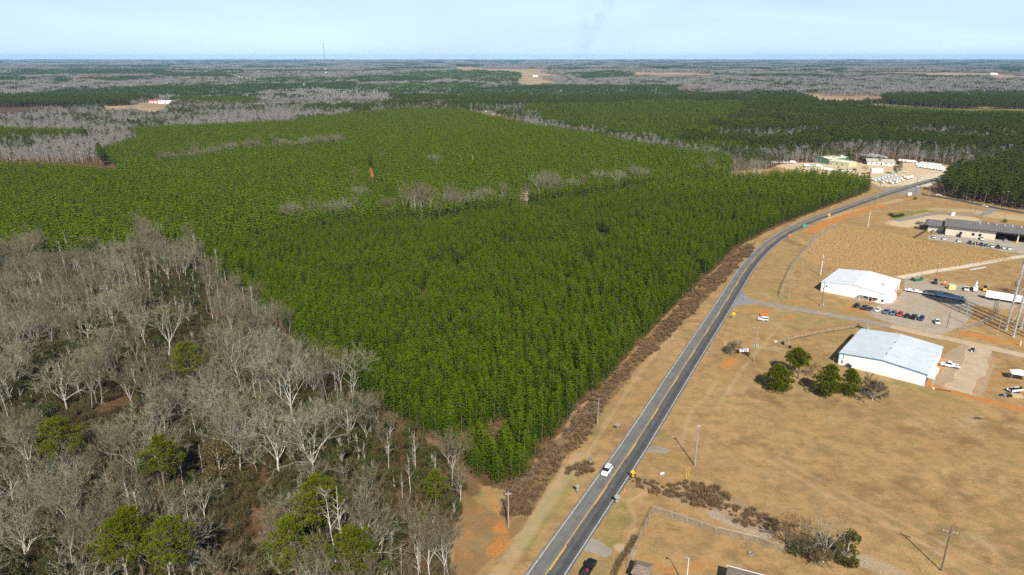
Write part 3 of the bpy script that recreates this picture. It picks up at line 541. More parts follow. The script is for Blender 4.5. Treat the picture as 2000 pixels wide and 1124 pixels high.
# ================================================================= ROADS
def smooth(P, step=4.0):
    P = [np.array(p, float) for p in P]; out = []
    Q = [2*P[0]-P[1]]+P+[2*P[-1]-P[-2]]
    for i in range(1, len(Q)-2):
        p0, p1, p2, p3 = Q[i-1:i+3]; k = max(2, int(np.linalg.norm(p2-p1)/step))
        for j in range(k):
            t = j/k; out.append(.5*((2*p1)+(-p0+p2)*t+(2*p0-5*p1+4*p2-p3)*t*t+(-p0+3*p1-3*p2+p3)*t**3))
    out.append(P[-1]); out = np.array(out)
    for _ in range(6): out[1:-1] = (out[:-2]+2*out[1:-1]+out[2:])/4
    return out
def ribbon(name, C, offs, z, mt, crown=0.0, parent=None, wob=0):
    """sheet along centre line C between the lateral offsets offs (left negative)"""
    T = np.gradient(C, axis=0); T /= np.linalg.norm(T, axis=1)[:, None]; N_ = np.stack([T[:, 1], -T[:, 0]], 1)
    vs = []; k = len(offs); h = max(abs(offs[0]), abs(offs[-1]))
    for i in range(len(C)):
        for j, o in enumerate(offs):
            e = (wob*(vnoise(np.array(C[i, 0]), np.array(C[i, 1]), 5, j)-.5)) if wob and j in (0, k-1) else 0
            p = C[i]+N_[i]*(o+e); vs.append((p[0], p[1], z+crown*(1-abs(o)/ROADH)))
    fs = [(i*k+j, i*k+j+1, (i+1)*k+j+1, (i+1)*k+j) for i in range(len(C)-1) for j in range(k-1)]
    m_ = bpy.data.meshes.new(name); m_.from_pydata(vs, [], fs); m_.materials.append(mt); uv = m_.uv_layers.new(name='uv')
    d = np.concatenate([[0], np.cumsum(np.linalg.norm(np.diff(C, axis=0), axis=1))]); us = []
    for f in fs:
        for vi in f: us += [offs[vi % k], d[vi//k]]
    uv.data.foreach_set('uv', us); o = bpy.data.objects.new(name, m_); COL.objects.link(o); tag(o, kind='structure'); return o
ROADH = 4.3
P0, P1 = np.array(G(*ROADC[0])), np.array(G(*ROADC[2])); dirn = (P0-P1)/np.linalg.norm(P0-P1)
road_pts = [tuple(P0+dirn*60)]+[G(*p) for p in ROADC]; RC = smooth(road_pts)
def asphalt(name, c1, c2, lane=False):
    m_, q = newmat(name); l_ = q.links.new; o = node(q, 'ShaderNodeOutputMaterial'); b = node(q, 'ShaderNodeBsdfPrincipled'); b.inputs['Roughness'].default_value = .85
    g_ = node(q, 'ShaderNodeNewGeometry'); a = node(q, 'ShaderNodeTexNoise'); a.inputs['Scale'].default_value = .25; a.inputs['Detail'].default_value = 6; a.inputs['Roughness'].default_value = .7
    l_(g_.outputs['Position'], a.inputs['Vector']); r_ = node(q, 'ShaderNodeMapRange'); r_.inputs['From Min'].default_value = .35; r_.inputs['From Max'].default_value = .65; l_(a.outputs['Fac'], r_.inputs['Value'])
    mx_ = node(q, 'ShaderNodeMixRGB'); mx_.inputs['Color1'].default_value = c4(c1); mx_.inputs['Color2'].default_value = c4(c2); l_(r_.outputs[0], mx_.inputs['Fac']); col = mx_.outputs[0]
    if lane:   # two ages of pavement: a newer, darker right lane, and worn wheel tracks
        uv = node(q, 'ShaderNodeUVMap', uv_map='uv'); sx = node(q, 'ShaderNodeSeparateXYZ'); l_(uv.outputs[0], sx.inputs[0])
        rp = node(q, 'ShaderNodeValToRGB'); cr = rp.color_ramp; cr.elements[0].position = 0; cr.elements[0].color = (.16, .145, .125, 1); cr.elements[1].position = 1; cr.elements[1].color = (.12, .12, .12, 1)
        for p_, c_ in ((.07, (.16, .15, .13)), (.12, (.135, .13, .12)), (.22, (.15, .145, .135)), (.33, (.13, .128, .12)), (.45, (.155, .15, .135)), (.53, (.12, .115, .105)), (.56, (.075, .073, .070)), (.65, (.098, .096, .092)), (.75, (.056, .055, .054)), (.86, (.07, .07, .074)), (.95, (.11, .11, .108))):
            e = cr.elements.new(p_); e.color = c4(c_)
        mp_ = node(q, 'ShaderNodeMapRange'); mp_.inputs['From Min'].default_value = -ROADH; mp_.inputs['From Max'].default_value = ROADH; l_(sx.outputs['X'], mp_.inputs['Value']); l_(mp_.outputs[0], rp.inputs['Fac'])
        m2 = node(q, 'ShaderNodeMixRGB', blend_type='MULTIPLY'); m2.inputs['Fac'].default_value = 1; l_(rp.outputs['Color'], m2.inputs['Color1']); l_(col, m2.inputs['Color2']); col = m2.outputs[0]
    l_(col, b.inputs['Base Color']); l_(b.outputs[0], o.inputs['Surface']); return m_
A_MAIN = asphalt('road_asphalt', (.88, .87, .85), (1.28, 1.25, 1.2), True); A_DARK = asphalt('new_asphalt', (.045, .045, .048), (.07, .068, .066)); A_OLD = asphalt('old_asphalt', (.22, .19, .155), (.36, .29, .21)); A_GREY = asphalt('grey_asphalt', (.20, .195, .185), (.27, .255, .235))
A_SAND = asphalt('sandy_gravel', (.52, .42, .29), (.66, .55, .40)); A_DIRT = asphalt('packed_dirt', (.40, .29, .18), (.53, .40, .26)); A_CONC = asphalt('concrete', (.50, .50, .48), (.62, .61, .58))
M_WHITE = mat('white_road_paint', (.56, .55, .51), .7, var=.3, scale=1.2); M_YEL = mat('yellow_road_paint', (.78, .44, .05), .7, var=.12, scale=1.2)
ribbon('road', RC, [-ROADH, -2, 0, 2, ROADH], .06, A_MAIN, wob=.35)
ribbon('road_edge_line', RC, [-3.78, -3.60], .072, M_WHITE); ribbon('road_edge_line', RC, [3.60, 3.78], .072, M_WHITE)
nseg = len(RC)
ribbon('road_centre_line', RC, [-.20, -.06], .072, M_YEL)
for a in range(2, nseg-3, 6): ribbon('road_centre_dash', RC[a:a+3], [.06, .24], .072, M_YEL)
ribbon('side_road', smooth([G(*p) for p in [(1437, 588), (1465, 589), (1500, 594.5), (1550, 603.5), (1600, 612), (1650, 619), (1700, 629), (1750, 640)]]), [-2.6, 0, 2.6], .035, A_OLD, wob=1.0)
ribbon('side_road', smooth([G(*p) for p in [(1740, 638), (1791, 650), (1848, 661), (1905, 674), (1962, 686), (2010, 697), (2080, 712)]]), [-2.7, 0, 2.7], .038, A_DIRT, wob=1.4)
ribbon('side_road', smooth([G(*p) for p in [(1766, 372), (1801, 380.5), (1856, 388.5), (1904, 398.5), (1961, 409.5), (2000, 416), (2100, 433)]]), [-3.3, 0, 3.3], .04, A_DARK)
ribbon('driveway', smooth([G(*p) for p in [(1755, 543), (1800, 534), (1850, 526.5), (1900, 518), (1950, 509), (2000, 501), (2080, 494)]]), [-2.2, 0, 2.2], .03, A_SAND, wob=.8)
ribbon('driveway', smooth([G(*p) for p in [(1941, 408), (1919.7, 421), (1890, 421), (1873, 418.7), (1841, 416.5), (1813, 419.8), (1780, 426.4), (1750, 432)]]), [-2.6, 0, 2.6], .034, A_GREY)
ribbon('driveway', smooth([G(*p) for p in [(1915, 680), (1906, 705), (1890, 735), (1872, 765)]]), [-4, 0, 4], .02, A_DIRT, wob=2.5)
ribbon('driveway', smooth([G(*p) for p in [(1700, 361), (1722, 368), (1760, 374)]]), [-3, 0, 3], .03, A_OLD, wob=1)
ribbon('driveway', smooth([G(*p) for p in [(1790, 363), (1815, 350), (1838, 340)]]), [-11, 0, 9], .02, A_SAND, wob=3)
def flat(name, pts, z, mt):
    b = MB(); b.face([(*G(*p), z) for p in pts]); o = b.build(name, mt); tag(o, kind='structure'); return o
flat('road_apron', [(1424, 604), (1448, 595.5), (1475, 592), (1475, 586), (1462, 583), (1452, 572), (1444, 560), (1434, 580)], .045, A_GREY)
flat('road_apron', [(1744, 380), (1757, 376), (1795, 364), (1800, 369), (1795, 375), (1801, 381), (1780, 379)], .045, A_GREY)
flat('road_apron', [(1723, 372), (1745, 376), (1760, 371), (1750, 366)], .047, A_GREY)
flat('road_apron', [(1145, 1046), (1172, 1058), (1197, 1076), (1184, 1090), (1150, 1078), (1128, 1072)], .03, asphalt('patch_asphalt', (.26, .225, .185), (.34, .29, .23)))
flat('road_apron', [(1262, 872), (1290, 872), (1315, 880), (1300, 886), (1255, 884)], .03, A_OLD)
# ================================================================= FORESTS
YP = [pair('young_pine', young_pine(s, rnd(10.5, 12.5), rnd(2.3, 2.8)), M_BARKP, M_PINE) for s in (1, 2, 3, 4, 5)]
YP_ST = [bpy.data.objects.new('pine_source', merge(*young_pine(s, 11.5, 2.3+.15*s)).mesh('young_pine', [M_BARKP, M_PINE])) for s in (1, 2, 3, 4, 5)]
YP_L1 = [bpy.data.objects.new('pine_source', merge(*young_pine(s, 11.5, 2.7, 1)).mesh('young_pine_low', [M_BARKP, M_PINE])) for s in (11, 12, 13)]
X, Y = jgrid(-360, 470, 140, 760, 3.0, .40); ax, ay = PX(X, Y, 0); m = pip(ax, ay, PLANT)
gap = (vnoise(X, Y, 7, 91) < .08) | (fbm(X, Y, 14, 77, 2) < .22); gap |= seg_dist(X, Y, [G(962, 862), G(975, 845)]) < 4.0
edge_n = RNG.uniform(0, 1, X.size) < .04
CLR = [[(1008, 382), (1022, 378), (1038, 378), (1044, 382), (1036, 386), (1014, 388)], [(719, 327), (728, 327), (734, 350), (724, 350)]]
def cleared(X, Y):
    r = np.zeros(X.shape, bool)
    for z_ in (0, 5, 10, 13):
        a_, b_ = PX(X, Y, z_)
        for q_ in CLR: r |= pip(a_, b_, q_)
    return r
m &= ~gap & ~edge_n & ~cleared(X, Y); X, Y = X[m], Y[m]; D = np.hypot(X, Y); od = np.argsort(D)
X, Y, D = X[od], Y[od], D[od]
hs = np.clip(.94+RNG.normal(0, .11, X.size)+(fbm(X, Y, 16, 61, 3)-.5)*.35, .55, 1.25)
LP = [(960, 940, 'blunt tip of the plantation'), (1030, 918, 'corner of the tip facing the verge'), (1050, 885, 'first notch on the scrub side'), (1100, 838, 'second bulge on the scrub side'), (1160, 768, 'third bulge on the scrub side'), (905, 900, 'wood side corner of the tip'), (850, 858, 'wood edge above the orange dirt'), (790, 830, 'wood edge by the pale bushes'), (720, 795, 'wood edge by the white edge tree'), (965, 852, 'bare pocket near the tip'), (920, 830, 'thicket left of the bare pocket'), (1000, 800, 'centre of the tip'), (1060, 770, 'inner ranks above the second bulge'), (880, 770, 'inner ranks above the wood edge'), (940, 720, 'brown gap among the pines')]
def whereP(x, y):
    px, py = PX(x, y); b_ = min(LP, key=lambda m: (m[0]-px)**2+((m[1]-py)*1.4)**2); dx, dy = px-b_[0], (py-b_[1])*1.4; d = math.hypot(dx, dy)
    rel = ('right of' if dx > 0 else 'left of') if abs(dx) > abs(dy) else ('in front of' if dy > 0 else 'behind')
    return ('just ' if d < 22 else '')+rel+' the '+b_[2]
C3 = [np.array(G(985, 955)), np.array(G(1110, 820))]
for i in range(300):
    rr = RNG.integers(0, 5); onright = PX(X[i], Y[i])[0] > 1000
    lab = '%s young pine %s' % ('tall' if hs[i] > 1.0 else ('short' if hs[i] < .84 else 'middling'), whereP(X[i], Y[i]))
    place(YP[rr], 'young_pine', (X[i], Y[i], 0), RNG.uniform(0, 6.28), lab, 'pine tree', 'young pines at the near tip of the plantation', sc=(hs[i], hs[i], hs[i]*RNG.uniform(.9, 1.1)))
nr = (np.arange(X.size) >= 300)
k = nr & (D < 560); k2 = nr & ~k
allp = [np.stack([X[k], Y[k], X[k]*0], 1)]; alli = [RNG.integers(0, 5, k.sum())]; alls = [hs[k]]
allp.append(np.stack([X[k2], Y[k2], X[k2]*0], 1)); alli.append(RNG.integers(5, 8, k2.sum())); alls.append(hs[k2])
X, Y = jgrid(-900, 700, 330, 1750, 3.3, .36); k = inframe(X, Y, 40); X, Y = X[k], Y[k]; ax, ay = PX(X, Y, 10); ax += (fbm(X, Y, 30, 6, 2)-.5)*8
m = pip(ax, ay, BLOCKB) & (vnoise(X, Y, 10, 17) > .06) & ~cleared(X, Y); X, Y = X[m], Y[m]
# a thin line of hardwoods crosses the block
crk = seg_dist(X, Y, [G(300, 325), G(400, 310), G(480, 300), G(600, 295), G(680, 287)]); k = (crk > 5) & (seg_dist(X, Y, [G(722, 333), G(730, 350)]) > 2.6) & (seg_dist(X, Y, [G(1010, 386), G(1040, 380)]) > 8); X, Y = X[k], Y[k]
allp.append(np.stack([X, Y, X*0], 1)); alli.append(RNG.integers(5, 8, X.size)); alls.append(RNG.uniform(.85, 1.12, X.size)*(1+.12*(fbm(X, Y, 90, 40, 2)-.5)))
scatter('pine_plantation', np.concatenate(allp), np.concatenate(alli), YP_ST+YP_L1, 'dense young green pines filling the plantation behind its near tip', 'pine plantation', sc=np.concatenate(alls))
print('pines', sum(len(a) for a in allp))
# ---- bare woodland at left
BT = [pair('bare_tree', bare_tree(s, H=rnd(14, 19), spread=sp, upright=up, limbs=lm, fork=fk, rt=rt), bm_, cm_) for s, sp, up, lm, fk, rt, bm_, cm_ in (
 (21, .95, .2, 4, .25, .33, M_BARK, M_TWIGP), (22, .8, .4, 4, .32, .28, M_BARK, M_TWIGP), (23, .6, .7, 3, .4, .26, M_BARK, M_TWIG), (24, .55, .9, 3, .45, .18, M_BARKG, M_TWIG), (25, .7, .6, 4, .3, .2, M_BARKG, M_TWIG), (26, 1.0, .1, 5, .2, .32, M_BARK, M_TWIGP))]
BT += [pair('bare_tree', pole_tree(s), M_BARK, M_TWIG) for s in (31, 32)]
def st(parts):     # merged source for the stuff object, sharing the same shapes
    m0, m1 = parts[0][1], parts[1][1]; b = MB(); b.poly([tuple(v.co) for v in m0.vertices], [tuple(p.vertices) for p in m0.polygons])
    k = len(b.v); b.v.extend([tuple(v.co) for v in m1.vertices]); at = m1.attributes['v'].data
    for i, p in enumerate(m1.polygons): b.f.append(tuple(q+k for q in p.vertices)); b.m.append(1); b.a.append(at[i].value)
    return bpy.data.objects.new('tree_source', b.mesh('bare_tree_source', [m0.materials[0], m1.materials[0]]))
BT_ST = [st(p) for p in BT]
EV = [pair('evergreen_tree', broadleaf(s, H, W, n_, 44, .24), M_BARKG, M_EVER) for s, H, W, n_ in ((41, 8, 3.0, 20), (42, 6.5, 2.8, 16), (43, 10, 3.0, 22))]
EV_ST = [st(p) for p in EV]
TP = [pair('tall_pine', tall_pine(s, H, W, nl, sta), M_BARKP, M_PINEB) for s, H, W, nl, sta in ((51, 22, 5.0, 28, .52), (52, 20, 4.8, 28, .48), (53, 22, 6.0, 34, .50))]
OAK = pair('russet_oak', broadleaf(61, 13, 5.0, 34, 44, .34, .2), M_BARKG, M_OAK)
SH = [proto1('shrub_source', shrub(s), M_UNDER) for s in (71, 72, 73)]; SHB = [proto1('shrub_source', shrub(s, 1.6, 1.5, 90, .05), M_BRUSH) for s in (74, 75, 76)]
special = []     # ground spots kept free of random trees
LM = []
def where(x, y):
    px, py = PX(x, y); b_ = min(LM, key=lambda m: (m[0]-px)**2+((m[1]-py)*1.6)**2); dx, dy = px-b_[0], (py-b_[1])*1.6; d = math.hypot(dx, dy)
    rel = ('right of' if dx > 0 else 'left of') if abs(dx) > abs(dy) else ('in front of' if dy > 0 else 'behind')
    return ('just ' if d < 40 else ('' if d < 90 else 'well '))+rel+' the '+b_[2]
def canopy_at(x, y, zc): return G(x, y, zc)
for x, y, zc, k, s_, rz, lab in [(112, 868, 14, 2, .95, 0, 'tall pine with a broad flat yellow-green crown near the left edge of the bare wood'), (310, 900, 13, 1, 1.0, 1, 'tall green pine left of the russet oak in the bare wood'), (368, 712, 14, 2, 1.0, 2, 'broad dark green pine with a rounded crown amid pale bare trees'), (618, 985, 15, 0, 1.05, 3, 'tall bright green pine leaning over the lower wood near the orange dirt'),
  (575, 1070, 13, 1, 1.05, 4, 'pale green round-crowned pine below the bright leaning pine'), (262, 1035, 14, 1, 1.0, 5, 'green pine left of its dark shadow at the bottom of the wood'), (335, 1085, 13, 0, 1.0, 0, 'bright green pine at the bottom edge of the wood left of centre'), (690, 1105, 12, 2, .9, 1, 'pine with a sunlit crown at the bottom edge of the photo'), (850, 975, 8, 1, .68, 2, 'small round bright pine near the right edge of the bare wood'), (238, 1075, 13, 2, .9, 3, 'green pine at the bottom left corner area of the wood'), (822, 1050, 6, 0, .45, 2, 'little slim pine beside pale stems at the wood edge')]:
    p = canopy_at(x, y, zc*s_); special.append((p, 4.0)); LM.append((*PX(*p), ['flat crowned pine', 'pine beside the russet oak', 'broad dark pine', 'leaning bright pine', 'round pale green pine', 'shadowed green pine', 'bright bottom pine', 'sunlit bottom pine', 'small round pine', 'bottom left pine', 'little slim pine'][len(LM)])); place(TP[k], 'tall_pine', (*p, 0), rz, lab, 'pine tree', 'tall pines in the bare wood', sc=s_)
p = canopy_at(425, 893, 8); special.append((p, 5.5)); LM.append((*PX(*p), 'russet oak')); place(OAK, 'russet_oak', (*p, 0), 0, 'round russet-brown leafy oak in the lower bare wood', 'oak tree')
for x, y, z, k, s_, rz, lab in [(578, 838, 0, 1, 1.15, 0, 'large white-barked bare tree standing by the dark gap above the plantation path'), (545, 930, 0, 0, 1.0, 1, 'spreading white-limbed bare tree right of the russet oak'), (615, 930, 0, 5, 1.15, 2, 'widest white-limbed bare tree, low forked, in the lower wood'), (690, 780, 0, 1, .8, 3, 'white bare tree touching the edge of the green plantation'), (130, 800, 0, 5, .95, 4, 'broad pale bare tree in the left wood above the flat-topped pine'), (455, 870, 0, 0, .8, 5, 'pale twisted bare tree left of the russet oak crown'), (662, 1125, 0, 6, 1.35, 0, 'tall white stem tree at the bottom of the wood, left one of a pair'), (676, 1112, 0, 7, 1.3, 1, 'tall white stem tree at the bottom of the wood, right one of a pair'), (200, 770, 0, 0, .95, 2, 'pale bare tree with curved limbs in the left wood'), (330, 700, 0, 1, .95, 5, 'pale bare tree beside the broad dark green pine'), (40, 760, 0, 5, 1.0, 3, 'pale bare tree at the left edge of the photo'), (470, 760, 0, 0, 1.0, 4, 'pale bare tree in the middle of the wood right of the dark pine')]:
    p = G(x, y, z); special.append((p, 5.0)); LM.append((x, y, ['large white tree', 'spreading white tree', 'widest white tree', 'white edge tree', 'broad pale tree', 'twisted pale tree', 'left white stem', 'right white stem', 'curved pale tree', 'pale tree by the dark pine', 'leftmost pale tree', 'middle pale tree'][len(LM)-12])); place(BT[k], 'bare_tree', (*p, 0), rz, lab, 'bare tree', 'pale bare trees that stand out in the wood', sc=s_*(1.15 if k < 6 else 1))
LM += [(60, 620, 'left border of the reddish clearing'), (210, 560, 'reddish clearing'), (350, 560, 'top of the wood'), (120, 1090, 'bottom left corner'), (460, 1060, 'dark hollow'), (760, 1090, 'bottom wood edge'), (880, 1000, 'orange dirt patch'), (440, 640, 'upper plantation path'), (560, 720, 'middle plantation path'), (780, 880, 'lower plantation path')]
X, Y = jgrid(-420, 60, 96, 560, 4.9, .46); ax, ay = PX(X, Y, 0); m = pip(ax, ay, WOOD) & inframe(X, Y, 25)
for (p, r_) in special: m &= np.hypot(X-p[0], Y-p[1]) > r_
gp = fbm(X, Y, 26, 14, 3); m &= (gp > .29); X, Y = X[m], Y[m]; D = np.hypot(X, Y); od = np.argsort(D); X, Y, D = X[od], Y[od], D[od]
ax, ay = PX(X, Y, 0); gg = fbm(X, Y, 30, 55, 3)
kind = RNG.choice([0, 1, 2, 3, 4, 5, 6, 7], X.size, p=[.12, .15, .17, .14, .16, .1, .08, .08])
up = ay < 640; kind[up] = RNG.choice([1, 2, 3, 4, 6, 7], up.sum(), p=[.1, .15, .2, .15, .2, .2]); rt_ = (ax > 740) & (ay > 880); kind[rt_] = RNG.choice([6, 7, 2, 3], rt_.sum())
ev = (gg > .46) & (RNG.uniform(0, 1, X.size) < .65) & (ay > 640); ev |= RNG.uniform(0, 1, X.size) < .23
ev |= pip(ax, ay, [(300, 560), (410, 560), (400, 700), (330, 720), (290, 640)]) | (pip(ax, ay, [(60, 690), (300, 690), (300, 730), (60, 720)]))
sz = RNG.uniform(.38, .92, X.size)
vis = (ax > -60) & (ax < 1000) & (ay < 1260)
ib = np.where(~ev & vis)[0][:230]; ie = np.where(ev & vis)[0][:110]
for i in ib:
    lab = ['spreading pale', 'forked pale', 'upright grey', 'narrow grey', 'rounded grey', 'low wide pale', 'thin stemmed', 'slim crooked'][kind[i]]+' bare tree '+where(X[i], Y[i])
    place(BT[kind[i]], 'bare_tree', (X[i], Y[i], 0), RNG.uniform(0, 6.28), lab, 'bare tree', 'bare trees of the near wood', sc=sz[i])
for i in ie:
    lab = ['dark', 'low dull', 'taller'][i % 3]+' green leafy tree '+where(X[i], Y[i])
    place(EV[i % 3], 'evergreen_tree', (X[i], Y[i], 0), RNG.uniform(0, 6.28), lab, 'evergreen tree', 'evergreen trees of the near wood', sc=sz[i]*1.3)
rest = np.ones(X.size, bool); rest[ib] = False; rest[ie] = False
kb = rest & ~ev; ke = rest & ev; BX, BY, BK, BS = X[kb], Y[kb], kind[kb], sz[kb]
scatter('evergreen_undergrowth', np.stack([X[ke], Y[ke], X[ke]*0], 1), RNG.integers(0, 3, ke.sum()), EV_ST, 'dark green leafy trees scattered through the far part of the bare wood', 'evergreen trees', sc=sz[ke]*1.1)
# hardwoods in front of / between the pine blocks
line = []
def strip(pts, n_, w_, smin, smax, kinds=(1, 2, 3, 6, 7, 6)):
    P = [np.array(G(*p)) for p in pts]
    for _ in range(n_):
        i = random.randrange(len(P)-1); t = random.random(); p = P[i]*(1-t)+P[i+1]*t+np.array([rnd(-w_, w_), rnd(-w_, w_)]); line.append((p[0], p[1], random.choice(kinds), rnd(smin, smax)*1.18))
random.seed(5)
FB = [proto('bare_tree_source', far_bare(s, H, W), M_BARKG, M_TWIGFAR) for s, H, W in ((81, 14, 3.2), (82, 11, 2.8), (83, 16, 3.8))]
for args in [([(560, 446), (700, 428)], 20, 4, .45, .75), ([(800, 432), (835, 428)], 9, 5, .8, 1.05), ([(850, 422), (930, 412)], 16, 5, .55, .85), ([(950, 408), (1000, 402)], 10, 5, .55, .75), ([(1055, 392), (1085, 388)], 6, 3, .75, .95), ([(1100, 386), (1135, 382)], 7, 3, .5, .65), ([(1180, 374), (1262, 364)], 14, 4, .5, .85), ([(725, 428), (790, 426)], 9, 4, .45, .6), ([(1020, 398), (1140, 384)], 8, 4, .45, .7), ([(1168, 374), (1172, 373)], 2, 1, .6, .8), ([(1380, 350), (1490, 348)], 26, 9, .55, .75)]:
    strip(*args)
for x, y, k, s_ in line:
    sec = [('left end', 680), ('left part', 790), ('tallest clump', 845), ('middle', 930), ('just left of the clearing', 1010), ('just right of the clearing', 1100), ('right part', 1200), ('right end', 1341)]
    lab = 'pale bare tree, %s of the line between pine blocks' % next(a_ for a_, b_ in sec if PX(x, y)[0] < b_) if PX(x, y)[0] < 1340 else 'greyish bare tree behind the far end of the near plantation'
    place(BT[k], 'bare_tree', (x, y, 0), rnd(0, 6.28), lab, 'bare tree', 'bare trees between the pine blocks', sc=s_)
line = []
strip([(310, 332), (400, 318), (480, 303), (600, 297), (680, 290)], 120, 5, .5, .8); strip([(560, 445), (760, 424), (950, 408), (1050, 396), (1330, 362)], 45, 5, .3, .5); strip([(1000, 375), (400, 420), (850, 330), (1180, 340)], 14, 90, .5, .8)
line = np.array(line)
X, Y = jgrid(-950, 760, 520, 1750, 6.2, .45); k = inframe(X, Y, 40); X, Y = X[k], Y[k]; ax, ay = PX(X, Y, 11); cN = classify(X, Y, 11)
pen = pip(ax, ay, PENIN)
m0 = ((cN == 3) | (cN == 5)) & (ay < 300) & ~pip(ax, ay, BELT) & (Y > 620); pen = pen & m0; X0, Y0 = X[m0], Y[m0]; c0 = cN[m0]
beltx, belty = jgrid(120, 1100, 640, 1300, 7.5, .45); bx_, by_ = PX(beltx, belty, 0); mb_ = pip(bx_, by_, BELT); beltx, belty = beltx[mb_], belty[mb_]
mixp = (c0 == 5) & (RNG.uniform(0, 1, c0.size) < .6) | (fbm(X0, Y0, 60, 99, 3) > .62) & (RNG.uniform(0, 1, c0.size) < .7) | (RNG.uniform(0, 1, c0.size) < .06)
bp_ = np.concatenate([np.stack([BX, BY, BX*0], 1), np.stack([line[:, 0], line[:, 1], line[:, 0]*0], 1), np.stack([X0[~mixp], Y0[~mixp], terr(X0, Y0)[~mixp]], 1), np.stack([beltx, belty, beltx*0], 1)])
nfar = (~mixp).sum(); nb_ = beltx.size
bi = np.concatenate([BK, line[:, 2].astype(int), RNG.integers(8, 11, nfar), RNG.integers(8, 11, nb_)])
bsx = np.concatenate([BS, line[:, 3], RNG.uniform(.75, 1.15, nfar), RNG.uniform(.5, .95, nb_)])
scatter('bare_woodland', bp_, bi, BT_ST+FB, 'leafless grey hardwoods filling the back of the wood and the distant grey belts', 'bare woodland', sc=bsx)
# undergrowth
X, Y = jgrid(-420, 60, 96, 560, 2.2, .48); ax, ay = PX(X, Y, 0); m = pip(ax, ay, WOOD) & inframe(X, Y, 25) & (fbm(X, Y, 12, 70, 3) > .27); X, Y = X[m], Y[m]
scatter('forest_undergrowth', np.stack([X, Y, X*0], 1), RNG.integers(0, 3, X.size), SH, 'brown twiggy undergrowth on the floor of the bare wood', 'undergrowth', sc=RNG.uniform(.7, 1.9, X.size))
X, Y = jgrid(-20, 260, 110, 460, 1.35, .48); ax, ay = PX(X, Y, 0); m = pip(ax+(fbm(X, Y, 8, 44, 2)-.5)*26, ay, SCRUB) & (fbm(X, Y, 5, 19, 3) > .30); m |= pip(ax, ay, DITCH) & (fbm(X, Y, 6, 20, 3) > .38)
m |= (seg_dist(X, Y, [G(1118, 925), G(1150, 915)]) < 2.2) | ((seg_dist(X, Y, [G(1245, 940), G(1290, 960)]) < 2.4)) | (seg_dist(X, Y, [G(958, 862), G(970, 842)]) < 3.2)
m |= (seg_dist(X, Y, [G(380, 505), G(430, 555), G(500, 612), G(560, 672), G(650, 752), G(720, 805), G(840, 876)]) < 2.0) & (RNG.uniform(0, 1, X.size) < .4)
X, Y = X[m], Y[m]
scatter('roadside_brush', np.stack([X, Y, X*0], 1), RNG.integers(0, 3, X.size), SHB, 'reddish brown dry brush between the plantation and the road verge and in the ditch', 'brush', sc=RNG.uniform(.35, 1.15, X.size)*(.55+1.0*fbm(X, Y, 10, 33, 2)))
# straw tufts on the golden field
X, Y = jgrid(120, 330, 330, 480, 1.15, .48); ax, ay = PX(X, Y, 0); m = pip(ax, ay, STRAW); X, Y = X[m], Y[m]
TU = [proto1('straw_source', shrub(s, .45, .5, 16, .06), M_STRAW) for s in (91, 92, 93)]
scatter('dry_grass', np.stack([X, Y, X*0], 1), RNG.integers(0, 3, X.size), TU, 'tall golden dry grass on the rough field behind the white warehouse', 'dry grass', sc=RNG.uniform(.5, 1.3, X.size))
# mature pines beyond (1 tree each to 1.7 km, then stands of many)
random.seed(9)
MP = [proto('mature_pine_source', tall_pine(s, H, W, 12, .42, .36), M_BARKP, M_PINED) for s, H, W in ((101, 18, 3.6), (102, 16, 3.3), (103, 19, 3.8))]
for q in MP:
    pass
X, Y = jgrid(-1500, 1500, 440, 1900, 4.9, .4); k = inframe(X, Y, 60); X, Y = X[k], Y[k]; ax, ay = PX(X, Y, 14); c1 = classify(X, Y, 14)
gx0, gy0 = PX(X, Y, 0); blk = pip(gx0, gy0, BELT) | pip(gx0, gy0, YARD) | pip(gx0, gy0, BLOCKB) & (Y < 900) | (gy0 > 345) | pip(gx0, gy0, [(1400, 400), (1400, 345), (1560, 300), (1700, 296), (1850, 318), (1850, 400)])
mD = (c1 == 2) & ~blk & (Y > 560); mP = (c1 == 1) & ~blk & (Y > 560)
rw = pip(gx0, gy0, RWOOD); mM = mD | rw
mx_ = (c0 == 5) | True
PXs = [np.stack([X[mM], Y[mM], terr(X, Y)[mM]], 1), np.stack([X[mP], Y[mP], terr(X, Y)[mP]], 1), np.stack([X0[mixp], Y0[mixp], terr(X0, Y0)[mixp]], 1)]
bx2 = RNG.uniform(0, 1, nb_) < .55; PXs.append(np.stack([beltx[bx2]+2, belty[bx2], beltx[bx2]*0], 1))
sM = [RNG.uniform(.75, 1.1, mM.sum()), RNG.uniform(.55, .75, mP.sum()), RNG.uniform(.5, .85, mixp.sum()), RNG.uniform(.5, .9, bx2.sum())]
scatter('mature_pine_forest', np.concatenate(PXs), RNG.integers(0, 3, sum(len(a) for a in PXs)), MP, 'dark green mature pine forest beyond the plantation and the truck yard', 'pine forest', sc=np.concatenate(sM))
X, Y = jgrid(-1500, 1500, 700, 1900, 3.6, .4); k = inframe(X, Y, 60); X, Y = X[k], Y[k]; c1 = classify(X, Y, 10); gx0, gy0 = PX(X, Y, 0); m = (c1 == 1) & ~pip(gx0, gy0, BELT) & (gy0 < 345) & ~pip(gx0, gy0, YARD); X, Y = X[m], Y[m]
P_mid = np.stack([X, Y, terr(X, Y)], 1); I_mid = RNG.integers(0, 3, X.size); S_mid = RNG.uniform(.9, 1.15, X.size)
M_PF = leafmat('distant_young_pine', (.034, .072, .010), (.065, .11, .016), (.11, .15, .03), .1); M_DF = leafmat('distant_dark_pine', (.030, .052, .016), (.050, .078, .024), (.08, .11, .035), .1)
